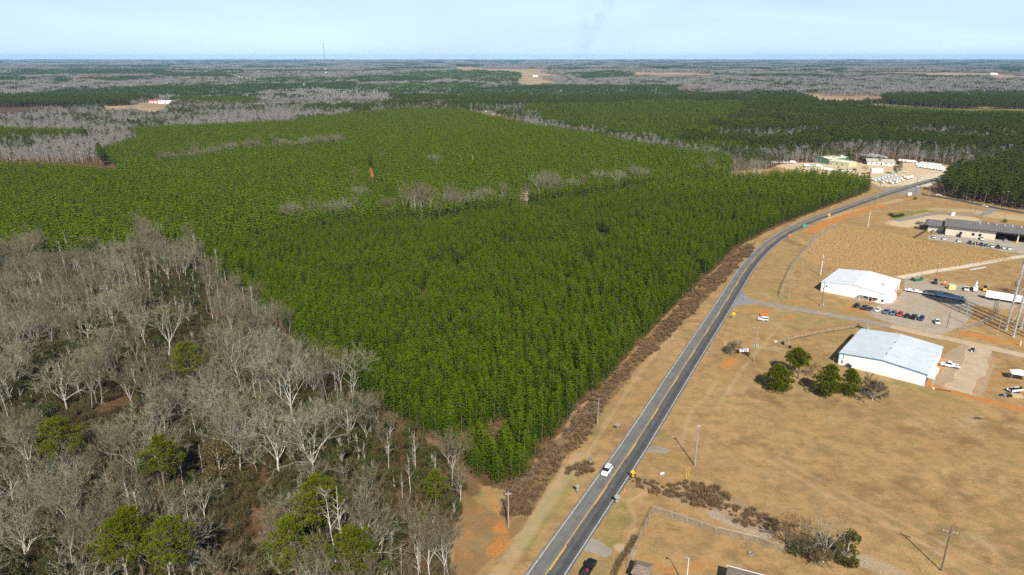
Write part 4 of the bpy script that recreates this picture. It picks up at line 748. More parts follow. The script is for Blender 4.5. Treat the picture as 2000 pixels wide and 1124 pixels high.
F2 = [proto1('stand_source', far_clump(111, 24, 22, 12, 2.4, 9), M_PF), proto1('stand_source', far_clump(112, 24, 16, 17, 2.8, 9, .3), M_DF), proto1('stand_source', far_clump(113, 24, 16, 14, 2.8, 11, .35, .5), M_TWIGFAR)]
F3 = [proto1('stand_source', far_clump(121, 90, 60, 13, 7, 6), M_PF), proto1('stand_source', far_clump(122, 90, 50, 18, 8, 6, .3), M_DF), proto1('stand_source', far_clump(123, 90, 50, 16, 7, 7, .35, .5), M_TWIGFAR)]
def stands(y0, y1, s):
    X, Y = jgrid(-y1*.8, y1*.8, y0, y1, s, .4); k = inframe(X, Y, 100); X, Y = X[k], Y[k]; c = classify(X, Y, 12)
    idx = np.full(X.size, -1); idx[c == 1] = 0; idx[c == 2] = 1; idx[c == 3] = 2; mm = c == 5; idx[mm] = RNG.choice([1, 2], mm.sum())
    fl = (c != 4) & (RNG.uniform(0, 1, X.size) < .08+.5*np.clip(fbm(X, Y, 300, 66, 3)-.45, 0, .4)*2); idx[fl] = RNG.choice([1, 2], fl.sum()); k = idx >= 0
    return np.stack([X, Y, terr(X, Y)], 1)[k], idx[k]
A2, i2 = stands(1850, 5200, 25); A3, i3 = stands(5150, 17000, 92); A4, i4 = stands(16800, 32500, 185)
PP = np.concatenate([P_mid, A2, A3, A4]); II = np.concatenate([I_mid+6, i2, i3+3, i4+3])
SSS = np.concatenate([S_mid, RNG.uniform(.9, 1.1, len(A2)), RNG.uniform(.9, 1.1, len(A3)), RNG.uniform(1.8, 2.2, len(A4))])
scatter('distant_forest', PP, II, F2+F3+YP_L1, 'patchwork of green pine stands and grey leafless woods out to the horizon', 'distant forest', sc=SSS)
print('mid', len(P_mid), 'A2', len(A2), 'A3', len(A3), 'bare', len(bp_), 'mature', sum(len(a) for a in PXs))
# ================================================================= OBJECT MATERIALS
W_PAINT = mat('white_paint', (.80, .80, .78), .35, var=.04, coat=.3); W_METAL = mat('white_metal_siding', (.88, .88, .87), .45, var=.05, scale=.6)
ROOFM = mat('pale_metal_roof', (.60, .64, .67), .4, var=.06, scale=.25); ROOFW = mat('white_metal_roof', (.72, .75, .77), .4, var=.05, scale=.25); ROOFB = mat('brown_metal_roof', (.15, .135, .125), .5, var=.12, scale=.3)
seamed(W_METAL, 1.2); seamed(ROOFB, 3.0)
BLUE_T = mat('blue_trim', (.10, .26, .42), .5); BRICKC = mat('cream_block_wall', (.62, .55, .43), .85, var=.06); GLASS = mat('dark_glass', (.018, .022, .028), .08, var=.1); BLACK = mat('black_paint', (.012, .012, .014), .25, coat=.4)
TYRE = mat('tyre_rubber', (.02, .02, .02), .85); RIM = mat('wheel_rim', (.45, .45, .46), .35, .7); GALV = mat('galvanized_steel', (.50, .52, .53), .45, .5, var=.1); POLEW = mat('weathered_pole_wood', (.30, .27, .22), .9, var=.2, scale=2, streak=(4, 4, .3)); POLED = mat('dark_pole_wood', (.13, .10, .08), .9, var=.2, scale=2)
YELP = mat('yellow_paint', (.80, .50, .03), .45); ORAP = mat('orange_paint', (.75, .22, .03), .5); REDP = mat('red_paint', (.50, .03, .025), .35, coat=.3); GREENS = mat('green_sign', (.03, .42, .32), .5); SIGNB = mat('sign_back_aluminium', (.42, .45, .47), .5, .4)
COLS = {'white': W_PAINT, 'black': BLACK, 'red': REDP, 'silver': mat('silver_paint', (.48, .50, .52), .3, .4, coat=.3), 'blue': mat('blue_grey_paint', (.12, .18, .28), .3, coat=.3), 'slate': mat('slate_paint', (.12, .16, .20), .3, coat=.3), 'darkgrey': mat('dark_grey_paint', (.05, .055, .06), .3, coat=.3), 'darkblue': mat('dark_blue_paint', (.02, .04, .09), .3, coat=.3), 'maroon': mat('maroon_paint', (.12, .02, .02), .3, coat=.3)}
LAMP_W = mat('headlamp_glass', (.7, .7, .68), .2); LAMP_R = mat('tail_lamp', (.45, .01, .01), .3); BROWNR = mat('brown_shingles', (.22, .165, .12), .9, var=.3, scale=3); DARKG = mat('dark_rubbish', (.03, .03, .03), .8); WOODP = mat('timber', (.50, .38, .22), .8, var=.2)
GREENM = mat('green_siding', (.10, .20, .15), .6); YGREEN = mat('yellow_green_siding', (.52, .55, .30), .6); TANR = mat('tan_metal_roof', (.56, .49, .36), .5, var=.1, scale=.3); PALEY = mat('pale_yellow_metal_roof', (.66, .64, .48), .5, var=.08, scale=.3); RUST = mat('rusty_steel', (.32, .09, .05), .7, var=.25)
# ================================================================= VEHICLES
def loft(mb, st):
    """stations (x, half width, z0, z1, bevel): closed ring per station"""
    b = len(mb.v); k = 6
    for x, w_, z0, z1, e in st: mb.v.extend([(x, -w_, z0), (x, -w_, z1-e), (x, -w_+e*1.2, z1), (x, w_-e*1.2, z1), (x, w_, z1-e), (x, w_, z0)])
    for i in range(len(st)-1):
        for j in range(k): mb.f.append((b+i*k+j, b+i*k+(j+1) % k, b+(i+1)*k+(j+1) % k, b+(i+1)*k+j)); mb.m.append(mb.mi); mb.a.append(0)
    e = b+(len(st)-1)*k; mb.f.append(tuple(range(b+k-1, b-1, -1))); mb.f.append(tuple(range(e, e+k))); mb.m += [mb.mi]*2; mb.a += [0, 0]
VC = {}
def wheel_parts(xs, w_, r, wd=.24):
    out = []
    for x in xs:
        for s in (-1, 1):
            key = ('wheel', r, wd)
            if key not in VC:
                a = MB(); a.tube([(0, -wd/2, 0), (0, wd/2, 0)], r, 14); c = MB(); c.tube([(0, -wd/2-.012, 0), (0, wd/2+.012, 0)], r*.58, 10); VC[key] = (a.mesh('wheel', TYRE), c.mesh('rim', RIM))
            out.append(('wheel', VC[key][0], (x, s*(w_-wd*.42), r), [('rim', VC[key][1], (0, 0, 0))]))
    return out
def car_parts(kind, colr):
    key = (kind, colr)
    if key in VC: return VC[key]
    P = COLS[colr]; b = MB(); g = MB(); rf = MB(); parts = []
    if kind == 'sedan':
        loft(b, [(-2.28, .78, .38, .80, .06), (-2.15, .86, .28, .98, .10), (-1.4, .9, .24, 1.0, .1), (.95, .9, .24, .96, .1), (1.9, .88, .26, .80, .1), (2.25, .78, .34, .62, .08)])
        loft(g, [(-1.75, .70, .9, .96, .02), (-1.05, .66, .95, 1.40, .1), (.15, .66, .95, 1.41, .1), (1.15, .72, .9, .97, .02)]); loft(rf, [(-1.05, .60, 1.38, 1.43, .02), (-.4, .62, 1.39, 1.46, .03), (.2, .60, 1.38, 1.43, .02)]); ws = (-1.4, 1.4); W_ = .9; r = .33; L2 = 2.25
    elif kind == 'suv':
        loft(b, [(-2.3, .82, .42, .95, .06), (-2.2, .9, .3, 1.08, .1), (.8, .93, .28, 1.06, .1), (1.95, .9, .3, .98, .1), (2.3, .82, .4, .78, .08)])
        loft(g, [(-2.22, .74, 1.0, 1.08, .02), (-1.95, .72, 1.05, 1.62, .1), (.25, .72, 1.05, 1.66, .1), (1.05, .76, 1.0, 1.08, .02)]); loft(rf, [(-2.0, .66, 1.60, 1.66, .02), (-.8, .7, 1.64, 1.73, .03), (.3, .66, 1.62, 1.69, .02)]); ws = (-1.45, 1.42); W_ = .93; r = .37; L2 = 2.28
    elif kind == 'jeep':
        loft(b, [(-2.1, .80, .5, 1.1, .03), (.55, .82, .45, 1.12, .04), (.6, .72, .5, 1.15, .04), (2.0, .68, .5, 1.08, .04), (2.1, .66, .5, 1.0, .04)]); b.box((1.5, 0, .86), (.9, 1.62, .09)); b.box((2.22, 0, .62), (.14, 1.5, .18))
        loft(g, [(-2.05, .76, 1.08, 1.80, .03), (.45, .76, 1.08, 1.80, .03), (.62, .76, 1.08, 1.16, .02)]); loft(rf, [(-2.12, .8, 1.78, 1.88, .03), (.5, .8, 1.78, 1.88, .03)])
        for x in (-2.05, -1.0, -.15, .5): rf.box((x, 0, 1.45), (.10, 1.56, .70))
        ws = (-1.35, 1.45); W_ = .88; r = .42; L2 = 2.1
    elif kind == 'pickup':
        loft(b, [(-.35, .95, .42, 1.08, .06), (1.45, .97, .4, 1.10, .1), (2.6, .94, .42, 1.06, .12), (2.85, .86, .5, .88, .08)])
        for s in (-1, 1): b.box((-1.62, s*.90, .84), (2.5, .1, .62))
        b.box((-2.86, 0, .82), (.07, 1.86, .58)); b.box((-1.6, 0, .55), (2.5, 1.72, .1)); b.box((-2.95, 0, .5), (.12, 1.8, .16)); bd = MB(); bd.box((-1.6, 0, .615), (2.4, 1.66, .02)); parts.append(('bed', bd.mesh('bed', DARKG), (0, 0, 0)))
        loft(g, [(-.32, .78, 1.05, 1.78, .1), (.75, .78, 1.05, 1.80, .1), (1.5, .82, 1.02, 1.12, .02)]); loft(rf, [(-.38, .74, 1.74, 1.84, .03), (.3, .76, 1.78, 1.88, .03), (.8, .74, 1.74, 1.84, .03)]); ws = (-1.75, 1.85); W_ = .95; r = .42; L2 = 2.8
    parts = [('body', b.mesh('body', P), (0, 0, 0)), ('window', g.mesh('window', GLASS), (0, 0, 0)), ('roof', rf.mesh('roof', P), (0, 0, 0))]+parts+wheel_parts(ws, W_, r)
    h = MB(); h.box((0, 0, 0), (.08, .32, .14)); hm = h.mesh('headlight', LAMP_W); tm = h.mesh('taillight', LAMP_R)
    z = .7 if kind == 'sedan' else .85
    for s in (-1, 1): parts.append(('headlight', hm, (L2-.02, s*W_*.68, z-.08))); parts.append(('taillight', tm, (-L2-.02 if kind != 'pickup' else -2.9, s*W_*.8, z+.06)))
    VC[key] = parts; return parts
def vehicle(name, kind, colr, px, rz, label, cat, group=None, sc=1, dz=0.05):
    return place(car_parts(kind, colr), name, (*G(*px), dz), rz, label, cat, group, sc)
def dirang(p, q): a, b = G(*p), G(*q); return math.atan2(b[1]-a[1], b[0]-a[0])
ra = math.atan2(-dirn[1], -dirn[0])      # heading of the road, away from the camera
vehicle('parked_car', 'suv', 'white', (1185, 924), ra+math.pi, 'white car driving towards the camera on the left lane of the road', 'car', dz=.09, sc=1.04)['category'] = 'car'
k_ = vehicle('pickup_truck', 'pickup', 'black', (1150, 1114), ra, 'black pickup truck beside the road at the bottom edge', 'pickup truck', sc=1.02)
b = MB(); b.tube([(0, 0, 0), (0, 0, .45)], .24, 10); b.tube([(0, 0, .45), (0, 0, .52)], [.2, .06], 10); red = b.build('fuel_can', REDP, loc=(*G(1146.5, 1120), .78)); tag(red, 'small red can in the bed of the black pickup', 'fuel can')
vehicle('off_road_car', 'jeep', 'white', (1490, 627), R(165), 'white boxy off-road car on the grass in front of the red implement', 'car')
vehicle('pickup_truck', 'pickup', 'white', (1855, 717), R(152), 'white pickup truck parked at the right end of the blue-trimmed warehouse', 'pickup truck', sc=1.08)
ua = math.atan2(.735, .68)+math.pi
for (x, y), kd, cl_, lb in [((1673, 600), 'suv', 'black', 'black suv first at the left end of the row by the white warehouse'), ((1688, 603.5), 'pickup', 'darkgrey', 'dark grey pickup truck second in the row by the warehouse'), ((1699, 606), 'sedan', 'darkgrey', 'dark grey sedan third in the row by the warehouse'), ((1714, 608), 'sedan', 'white', 'cream white sedan between dark and blue cars by the warehouse'), ((1731, 611.5), 'pickup', 'blue', 'blue grey pickup truck right of the cream sedan'), ((1744, 614.5), 'suv', 'slate', 'slate coloured car left of the red car'), ((1757, 616.5), 'suv', 'red', 'bright red car in the row by the warehouse'), ((1770, 619.5), 'sedan', 'black', 'low black sedan right of the red car'), ((1784, 622), 'pickup', 'black', 'black pickup truck second from the right end of the row'), ((1799, 625), 'suv', 'darkblue', 'dark blue suv last at the right end of the row')]:
    vehicle('parked_car', kd, cl_, (x, y), ua, lb, 'pickup truck' if kd == 'pickup' else 'car', 'cars parked in a row by the white warehouse')
vehicle('parked_car', 'suv', 'white', (1830, 632), ua+.3, 'white car parked alone right of the row on the gravel lot', 'car')
fa = math.atan2(.847, .532)+math.pi+.1
for (x, y), kd, cl_, lb in [((1823.5, 465), 'sedan', 'white', 'white sedan at the left end of the lot below the brown roofed depot'), ((1843, 468), 'sedan', 'white', 'second white sedan from the left in the depot lot'), ((1872, 472.5), 'sedan', 'white', 'third white sedan from the left in the depot lot, left of the long row'), ((1837.5, 457.5), 'sedan', 'darkblue', 'dark sedan against the left end of the cream depot wall'), ((1848, 458.5), 'sedan', 'white', 'white sedan against the left end of the cream depot wall'), ((1822.5, 454.5), 'sedan', 'silver', 'grey car half on the grass at the far left of the depot lot'), ((1873, 463), 'suv', 'black', 'black suv by the wall windows of the depot'), ((1917, 468.5), 'pickup', 'white', 'white pickup truck by the yellow bollards at the depot wall'),
  ((1894, 476.5), 'suv', 'darkblue', 'dark blue suv first in the long row of the depot lot'), ((1905.5, 478), 'suv', 'maroon', 'maroon suv beside the lamp post in the depot row'), ((1916.5, 480), 'suv', 'darkblue', 'dark blue suv right of the maroon one in the depot row'), ((1926, 481.5), 'sedan', 'slate', 'slate sedan in the middle of the depot row'), ((1937, 483), 'sedan', 'white', 'white sedan between slate and black cars in the depot row'), ((1949, 485), 'suv', 'black', 'black suv between two white cars in the depot row'), ((1960, 486), 'sedan', 'white', 'white sedan second from the right end of the depot row'), ((1971, 487.5), 'sedan', 'white', 'white sedan at the right end of the depot row'), ((1963, 470.5), 'sedan', 'silver', 'silver car nosing out of the open bay of the depot'), ((1983, 470), 'pickup', 'darkgrey', 'dark pickup truck in shade inside the right open bay')]:
    vehicle('parked_car', kd, cl_, (x, y), fa, lb, 'pickup truck' if kd == 'pickup' else 'car', 'cars parked at the depot')
vehicle('parked_car', 'sedan', 'white', (1792, 366), dirang((1790, 365), (1832, 353)), 'white car on the far stretch of road at the junction', 'car', dz=.09)
vehicle('parked_car', 'sedan', 'white', (1833, 382.5), dirang((1801, 380), (1856, 388)), 'white car on the dark side road below the dark wood', 'car', dz=.09)
vehicle('parked_car', 'sedan', 'white', (1923, 404.5), dirang((1904, 398), (1961, 409)), 'white car on the dark side road by the driveway mouth', 'car', dz=.09)
# work trucks and trailers in the far yard
def yard_truck(kind):
    if kind in VC: return VC[kind]
    b = MB(); g = MB(); x_ = MB()
    if kind == 'bucket':   # cab with utility body
        loft(b, [(1.4, 1.0, .6, 2.3, .1), (2.6, 1.0, .6, 2.3, .12), (3.2, .98, .6, 1.5, .15), (3.9, .92, .6, 1.35, .1)]); loft(g, [(2.2, .9, 1.55, 2.15, .05), (2.75, .92, 1.5, 2.1, .05), (3.1, .9, 1.45, 1.6, .02)])
        loft(x_, [(-3.4, 1.1, .9, 2.0, .05), (1.2, 1.1, .9, 2.0, .05)]); x_.box((-1.2, 0, 2.3), (1.6, 1.2, .5)); x_.tube([(-2.4, 0, 2.1), (2.2, .1, 2.9)], .22, 6); ws = (-2.1, 2.7)
    elif kind == 'box':
        loft(b, [(2.0, 1.1, .6, 2.4, .1), (3.3, 1.1, .6, 2.4, .15), (4.1, 1.05, .6, 1.5, .15)]); loft(g, [(3.0, 1.0, 1.55, 2.2, .05), (3.45, 1.02, 1.5, 2.1, .05), (3.8, 1.0, 1.45, 1.6, .02)]); loft(x_, [(-4.2, 1.22, .9, 3.3, .06), (1.85, 1.22, .9, 3.3, .06)]); ws = (-2.8, 2.9)
    elif kind == 'flat':
        loft(b, [(-6.5, 1.2, .9, 1.3, .05), (5.5, 1.2, .9, 1.3, .05)]); x_.box((-2, 0, 1.6), (6.0, 2.1, .6)); x_.box((3.5, 0, 1.75), (2.2, 1.8, .9)); g.box((5.3, 0, 1.7), (.1, 2.2, .8)); ws = (-5.2, -4.2, 3.5)
    parts = [('cab' if kind != 'flat' else 'bed', b.mesh('cab', W_PAINT), (0, 0, 0)), ('window' if kind != 'flat' else 'headboard', g.mesh('window', GLASS if kind != 'flat' else GALV), (0, 0, 0)), ('box' if kind != 'flat' else 'load', x_.mesh('box', W_PAINT if kind != 'flat' else GALV), (0, 0, 0))]+wheel_parts(ws, 1.15, .5, .32)
    VC[kind] = parts; return parts
random.seed(3)
yrows = [([(1736, 360.5), (1763, 353.5)], 4, 'bucket', 'in the yard row nearest the road', 'box'), ([(1718, 358.5), (1767, 347)], 7, 'bucket', 'in the second yard row from the road', 'bucket'), ([(1703, 355), (1748, 343)], 7, 'bucket', 'in the third yard row from the road', 'bucket'), ([(1771, 351), (1784, 348)], 2, 'box', 'right of the near truck cluster', 'box'),
 ([(1793, 327), (1845, 335)], 8, 'bucket', 'in the front row at far right', 'bucket'), ([(1790, 323.5), (1842, 330)], 8, 'bucket', 'in the middle row at far right', 'bucket'), ([(1796, 320.5), (1836, 325)], 6, 'bucket', 'in the back row at far right', 'bucket'), ([(1758, 316.5), (1788, 319)], 4, 'box', 'behind the dark magnolia', 'box'),
 ([(1683, 303.5), (1706, 308.5)], 6, 'flat', 'in the line behind the tan roof', 'flat'), ([(1700, 305), (1729, 310.5)], 5, 'box', 'right of the line behind the tan roof', 'box'), ([(1506, 318.5), (1552, 319.5)], 6, 'flat', 'at the far left end of the yard', 'flat'), ([(1572, 326), (1602, 327)], 5, 'flat', 'behind the far plantation tip', 'flat'), ([(1608, 333), (1626, 335.5)], 3, 'box', 'between plantation and yellow building', 'box')]
ORD = ['first', 'second', 'third', 'fourth', 'fifth', 'sixth', 'seventh', 'eighth']
for (p, q), n_, kd, wh, k2 in yrows:
    an = dirang(p, q)
    for i in range(n_):
        t = (i+.5)/n_; px = (p[0]+(q[0]-p[0])*t, p[1]+(q[1]-p[1])*t+rnd(-.25, .25)); kk = random.choice([kd, k2, kd]) if kd != 'flat' else ('flat' if rnd(0, 1) < .8 else 'box')
        what = {'bucket': 'white utility truck', 'box': 'white box truck', 'flat': 'white flatbed trailer'}[kk]
        place(yard_truck(kk), {'bucket': 'utility_truck', 'box': 'box_truck', 'flat': 'flatbed_trailer'}[kk], (*G(*px), .05), an+(R(62) if kd == 'bucket' else R(18))+rnd(-.12, .12), '%s %s from left %s' % (ORD[i], what, wh), 'trailer' if kk == 'flat' else 'truck', 'work trucks and trailers in the dirt yard', sc=.9)
for i, ((x, y), kd, cl_, lb) in enumerate([((1628, 322.5), 'sedan', 'white', 'white car first in front of the yellow green building'), ((1634, 322), 'sedan', 'slate', 'slate car in front of the yellow green building'), ((1640, 321.5), 'sedan', 'white', 'white car right of the slate car at the yellow green building'), ((1646, 321), 'suv', 'white', 'white suv at the right end by the yellow green building'), ((1653, 320.5), 'sedan', 'blue', 'blue grey car at the far right end by the yellow green building'), ((1643, 334), 'pickup', 'blue', 'blue cab pickup in the middle of the dirt yard'), ((1648, 335.5), 'pickup', 'white', 'white pickup truck right of the blue cab pickup in the yard'), ((1659, 334.5), 'pickup', 'white', 'white pickup truck alone in the open middle of the yard'), ((1669, 333), 'suv', 'maroon', 'maroon suv in the middle of the dirt yard'), ((1686, 340.5), 'sedan', 'darkgrey', 'dark grey car left of the white container in the yard'), ((1696, 340), 'sedan', 'red', 'red car beside the white container in the yard'), ((1690.5, 346.8), 'sedan', 'blue', 'blue grey car below the dark grey car in the yard'), ((1799, 348.8), 'sedan', 'white', 'white car on the grass right of the truck cluster'), ((1768.5, 337.5), 'pickup', 'white', 'white pickup truck right of the dark magnolia tree'), ((1672, 317), 'suv', 'darkblue', 'dark blue car left of the dark round tree in the yard')]):
    vehicle('parked_car', kd, cl_, (x, y), R(20)+rnd(-.2, .2), lb, 'car', 'cars in the dirt yard')
# ================================================================= BUILDINGS
def frame_box(mb, x0, x1, y0, y1, z0, z1): mb.box(((x0+x1)/2, (y0+y1)/2, (z0+z1)/2), (x1-x0, y1-y0, z1-z0))
def gable(name, px0, ang, L_, Dp, eave, ridge, wall, roof, label, cat='warehouse', axis='depth', over=.35, trim=None, rpos=.5):
    """local x runs along the front, y to the back; axis = direction of the ridge"""
    root = empty(name, (*G(*px0), 0), ang, label, cat); wl = MB(); rf = MB(); t = .18
    if axis == 'depth':
        xr = L_*rpos
        for y in (0, Dp): wl.prism([(0, 0), (L_, 0), (L_, eave), (xr, ridge), (0, eave)], y-(.1 if y == 0 else .1), y+.1)
        wl.box((0, Dp/2, eave/2), (.2, Dp-.22, eave)); wl.box((L_, Dp/2, eave/2), (.2, Dp-.22, eave))
        s = (ridge-eave)/xr; s2 = (ridge-eave)/(L_-xr)
        rf.prism([(-over, eave-s*over+.02), (xr, ridge+.02), (xr, ridge+t), (-over, eave-s*over+t)], -over, Dp+over)
        rf.prism([(xr+.002, ridge+.02), (L_+over, eave-s2*over+.02), (L_+over, eave-s2*over+t), (xr+.002, ridge+t)], -over, Dp+over)
        for i in range(int(L_/1.5)):     # standing seams
            x = i*1.5; z = (eave+s*x if x < xr else ridge-s2*(x-xr)); sl_ = s if x < xr else -s2; rf.prism([(x, z+t-.005), (x+.05, z+sl_*.05+t-.005), (x+.05, z+sl_*.05+t+.03), (x, z+t+.03)], -over+.02, Dp+over-.02)
    else:
        yr = Dp*rpos
        for x in (0, L_):
            n0 = [(0, 0), (Dp, 0), (Dp, eave), (yr, ridge), (0, eave)]; vs = [(x-.1, a, b_) for a, b_ in n0]+[(x+.1, a, b_) for a, b_ in n0]; wl.poly(vs, [(4, 3, 2, 1, 0), (5, 6, 7, 8, 9)]+[(i, (i+1) % 5, 5+(i+1) % 5, 5+i) for i in range(5)])
        wl.box((L_/2, 0, eave/2), (L_-.22, .2, eave)); wl.box((L_/2, Dp, eave/2), (L_-.22, .2, eave)); s = (ridge-eave)/yr; s2 = (ridge-eave)/(Dp-yr)
        for (y0, z0, y1, z1) in ((-over, eave-s*over, yr, ridge), (yr+.003, ridge, Dp+over, eave-s2*over)):
            n0 = [(y0, z0+.02), (y1, z1+.02), (y1, z1+t), (y0, z0+t)]; x0, x1 = -over, L_+over; vs = [(x0, a, b_) for a, b_ in n0]+[(x1, a, b_) for a, b_ in n0]; rf.poly(vs, [(3, 2, 1, 0), (4, 5, 6, 7)]+[(i, (i+1) % 4, 4+(i+1) % 4, 4+i) for i in range(4)])
        for i in range(int(L_/1.5)):
            x = i*1.5+.3
            for (y0, z0, y1, z1) in ((-over+.02, eave-s*over+t, yr, ridge+t), (yr, ridge+t, Dp+over-.02, eave-s2*over+t)):
                vs = [(x+a, y, z+b_) for a in (0, .12) for (y, z) in ((y0, z0), (y1, z1)) for b_ in (-.005, .05)]; rf.poly(vs, [(0, 1, 3, 2), (4, 6, 7, 5), (1, 5, 7, 3), (0, 4, 5, 1), (2, 3, 7, 6)])
    wl.build('wall', wall, root); r_ = rf.build('roof', roof, root)
    if trim:
        tm = MB()
        if axis == 'depth':
            xr = L_*rpos
            for a, b_ in (((-over, eave), (xr, ridge)), ((xr, ridge), (L_+over, eave))): tm.prism([(a[0], a[1]-.18), (b_[0], b_[1]-.18), (b_[0], b_[1]+.19), (a[0], a[1]+.19)], -over-.06, -over-.002)
            for x in (-.16, L_+.16): tm.box((x, -.05, eave/2), (.14, .3, eave))
        tm.build('trim', trim, root)
    return root, r_
def panel(root, name, mt, x, z, w_, h, y=-.1, face='front', L_=0, d=.08, sub=None):
    b = MB()
    if face == 'front': b.box((x, y-d/2, z), (w_, d, h))
    else: b.box((L_+.1+d/2, x, z), (d, w_, h))
    return b.build(name, mt, root if sub is None else sub)
DOORR = mat('red_door', (.30, .03, .03), .5); CONC = mat('concrete_block', (.5, .48, .44), .9)
angA = math.atan2(-.646, .763)
wa, wr = gable('white_warehouse', (1602.5, 569), angA, 29, 28.7, 4.7, 6.3, W_METAL, ROOFW, 'white metal warehouse with red door and parked cars along its front', axis='depth')
for x, w_ in ((20.3, .9), (21.2, .7), (24.3, 1.0), (25.4, .7)): panel(wa, 'window', GLASS, x, 1.55, w_, .8)
panel(wa, 'window', GLASS, 27.9, 1.4, 1.1, .9)
panel(wa, 'door', DOORR, 22.6, 1.05, 1.1, 2.1); b = MB(); b.box((22.5, -1.0, 2.75), (8.6, 2.0, .16)); [b.box((x, -1.9, 1.35), (.12, .12, 2.7)) for x in (18.4, 22.4, 26.6)]; b.build('porch_canopy', W_METAL, wa)
b = MB(); [b.box((14.5+rnd(-.1, .1), y, 6.55), (.7, 2.3, .35)) for y in (4, 9, 14, 19, 24)]; b.build('ridge_vent', W_METAL, wr); b = MB(); b.box((24.5, 13, 5.45), (.9, .9, .3)); b.build('roof_hatch', DARKG, wr)
b = MB(); b.box((2.6, -.25, 3.3), (.7, .3, .4)); b.build('vent', DARKG, wa); b = MB(); b.box((1.4, -.2, 1.9), (.4, .25, .7)); b.build('meter_box', GALV, wa)
for y in (4, 9.5): panel(wa, 'dock_box', W_METAL, y, 1.4, 3.2, 2.6, face='side', L_=29, d=2.4)
panel(wa, 'door', DOORR, 20, 1.5, 1.0, 2.2, face='side', L_=29); panel(wa, 'roller_door', GALV, 24, 1.9, 3, 3.4, face='side', L_=29)
angB = math.atan2(-.638, .770)
wb, wr = gable('blue_trimmed_warehouse', (1637, 711.5), angB, 28.8, 31, 4.6, 5.9, W_METAL, ROOFM, 'white metal warehouse with blue trim and pale grey roof', axis='depth', trim=BLUE_T)
b = MB(); [b.box((14.4, y, 6.12), (.35, 2.4, .22)) for y in (6.5, 13, 20.5)]; b.build('ridge_vent', GALV, wr)
b = MB(); b.tube([(1.6, -.3, 4.6), (1.6, -.3, 3.0), (1.2, -.3, 2.4), (1.2, -.3, .6)], .07, 5); b.box((1.5, -.3, 1.6), (.5, .3, .7)); b.build('service_riser', GALV, wb); b = MB(); b.prism([(3.2, .9), (4.6, .9), (4.6, 1.0), (3.2, 1.5)], -1.2, -.1); b.box((4.3, -.6, .45), (.9, .8, .9)); b.build('heating_unit', DARKG, wb)
panel(wb, 'door', DOORR, 2.2, 1.1, 1.0, 2.2, face='side', L_=28.8); panel(wb, 'roller_door', GALV, 5.5, 1.9, 3.4, 3.6, face='side', L_=28.8); b = MB(); b.prism([(28.85, 3.6), (31.2, 3.3), (31.2, 3.42), (28.85, 3.75)], -.3, 12.0); [b.box((31.0, y, 1.65), (.12, .12, 3.3)) for y in (.2, 6, 11.6)]; b.build('side_awning', ROOFM, wb)
# depot
angF = math.atan2(-.532, .847); XF = 80
root = empty('depot_building', (*G(1845, 458.5), 0), angF, 'long cream depot with brown metal roof and open vehicle bays', 'depot')
b = MB(); b.box((13.5, 0, 3), (27, .3, 6)); b.box((0, 11, 3), (.3, 21.7, 6)); b.box((XF/2, 22, 3), (XF, .3, 6)); b.box((27.2, 11, 3), (.3, 21.6, 6)); b.box((XF, 11, 3), (.3, 21.6, 6)); b.prism([(0, 6)]*0+[(27, 5.2), (XF, 5.2), (XF, 6), (27, 6)], -.12, .12)
b.poly([(-.1, .1, 6), (-.1, 22, 6), (-.1, 11, 8.4)], [(0, 1, 2), (2, 1, 0)]); b.build('wall', BRICKC, root)
rf = MB(); x0, x1, t = -1.0, XF+1, .22
for n0 in ([(-1.6, 5.72), (11, 8.5), (11, 8.72), (-1.6, 5.95)], [(11.003, 8.5), (23.2, 5.8), (23.2, 6.0), (11.003, 8.72)]):
    vs = [(x0, a, c_) for a, c_ in n0]+[(x1, a, c_) for a, c_ in n0]; rf.poly(vs, [(3, 2, 1, 0), (4, 5, 6, 7)]+[(i, (i+1) % 4, 4+(i+1) % 4, 4+i) for i in range(4)])
for i in range(54):
    x = -.8+i*1.5
    vs = [(x+a, y, z+b_) for a in (0, .12) for (y, z) in ((-1.58, 5.95), (11, 8.72)) for b_ in (-.005, .06)]; rf.poly(vs, [(0, 1, 3, 2), (4, 6, 7, 5), (1, 5, 7, 3), (0, 4, 5, 1)])
rf = rf.build('roof', ROOFB, root); b = MB(); b.box((XF/2, -1.62, 5.75), (XF+2, .1, .45)); b.build('gutter', mat('dark_brown_trim', (.07, .06, .055), .5), root)
b = MB(); [b.box((x, 8.6, 8.45), (.8, 2.6, .4)) for x in (18, 22.5, 27, 31.5, 35.5, 40)]; b.build('roof_vent', mat('cream_vent', (.62, .58, .45), .6), rf)
for x in (8.6, 15.4, 19.0): panel(root, 'window', GLASS, x, 2.2, 1.5, 1.7, y=-.15)
for x in (39, 52, 66): b = MB(); b.box((x, -.2, 2.8), (.7, .6, 4.8)); b.build('post', BRICKC, root); b = MB(); b.box((x, -.3, .6), (.95, .9, 1.2)); b.build('bollard_guard', YELP, root)
b = MB(); b.box((-5.5, 12, 2.3), (9, 14, 4.6)); b.build('side_wing', BRICKC, root); b = MB(); [b.prism([(-12, 4.5), (-1.05, 4.5), (-1.05, 4.75), (-12, 4.75)], 3, 21)]; b.poly([(-12, 3, 4.75), (-1.05, 3, 4.75), (-1.05, 21, 4.75), (-12, 21, 4.75), (-10, 12, 6.8), (-1.05, 12, 6.8)], [(0, 1, 5, 4), (2, 3, 4, 5), (0, 4, 3), (1, 2, 5)]); b.build('wing_roof', ROOFB, root)
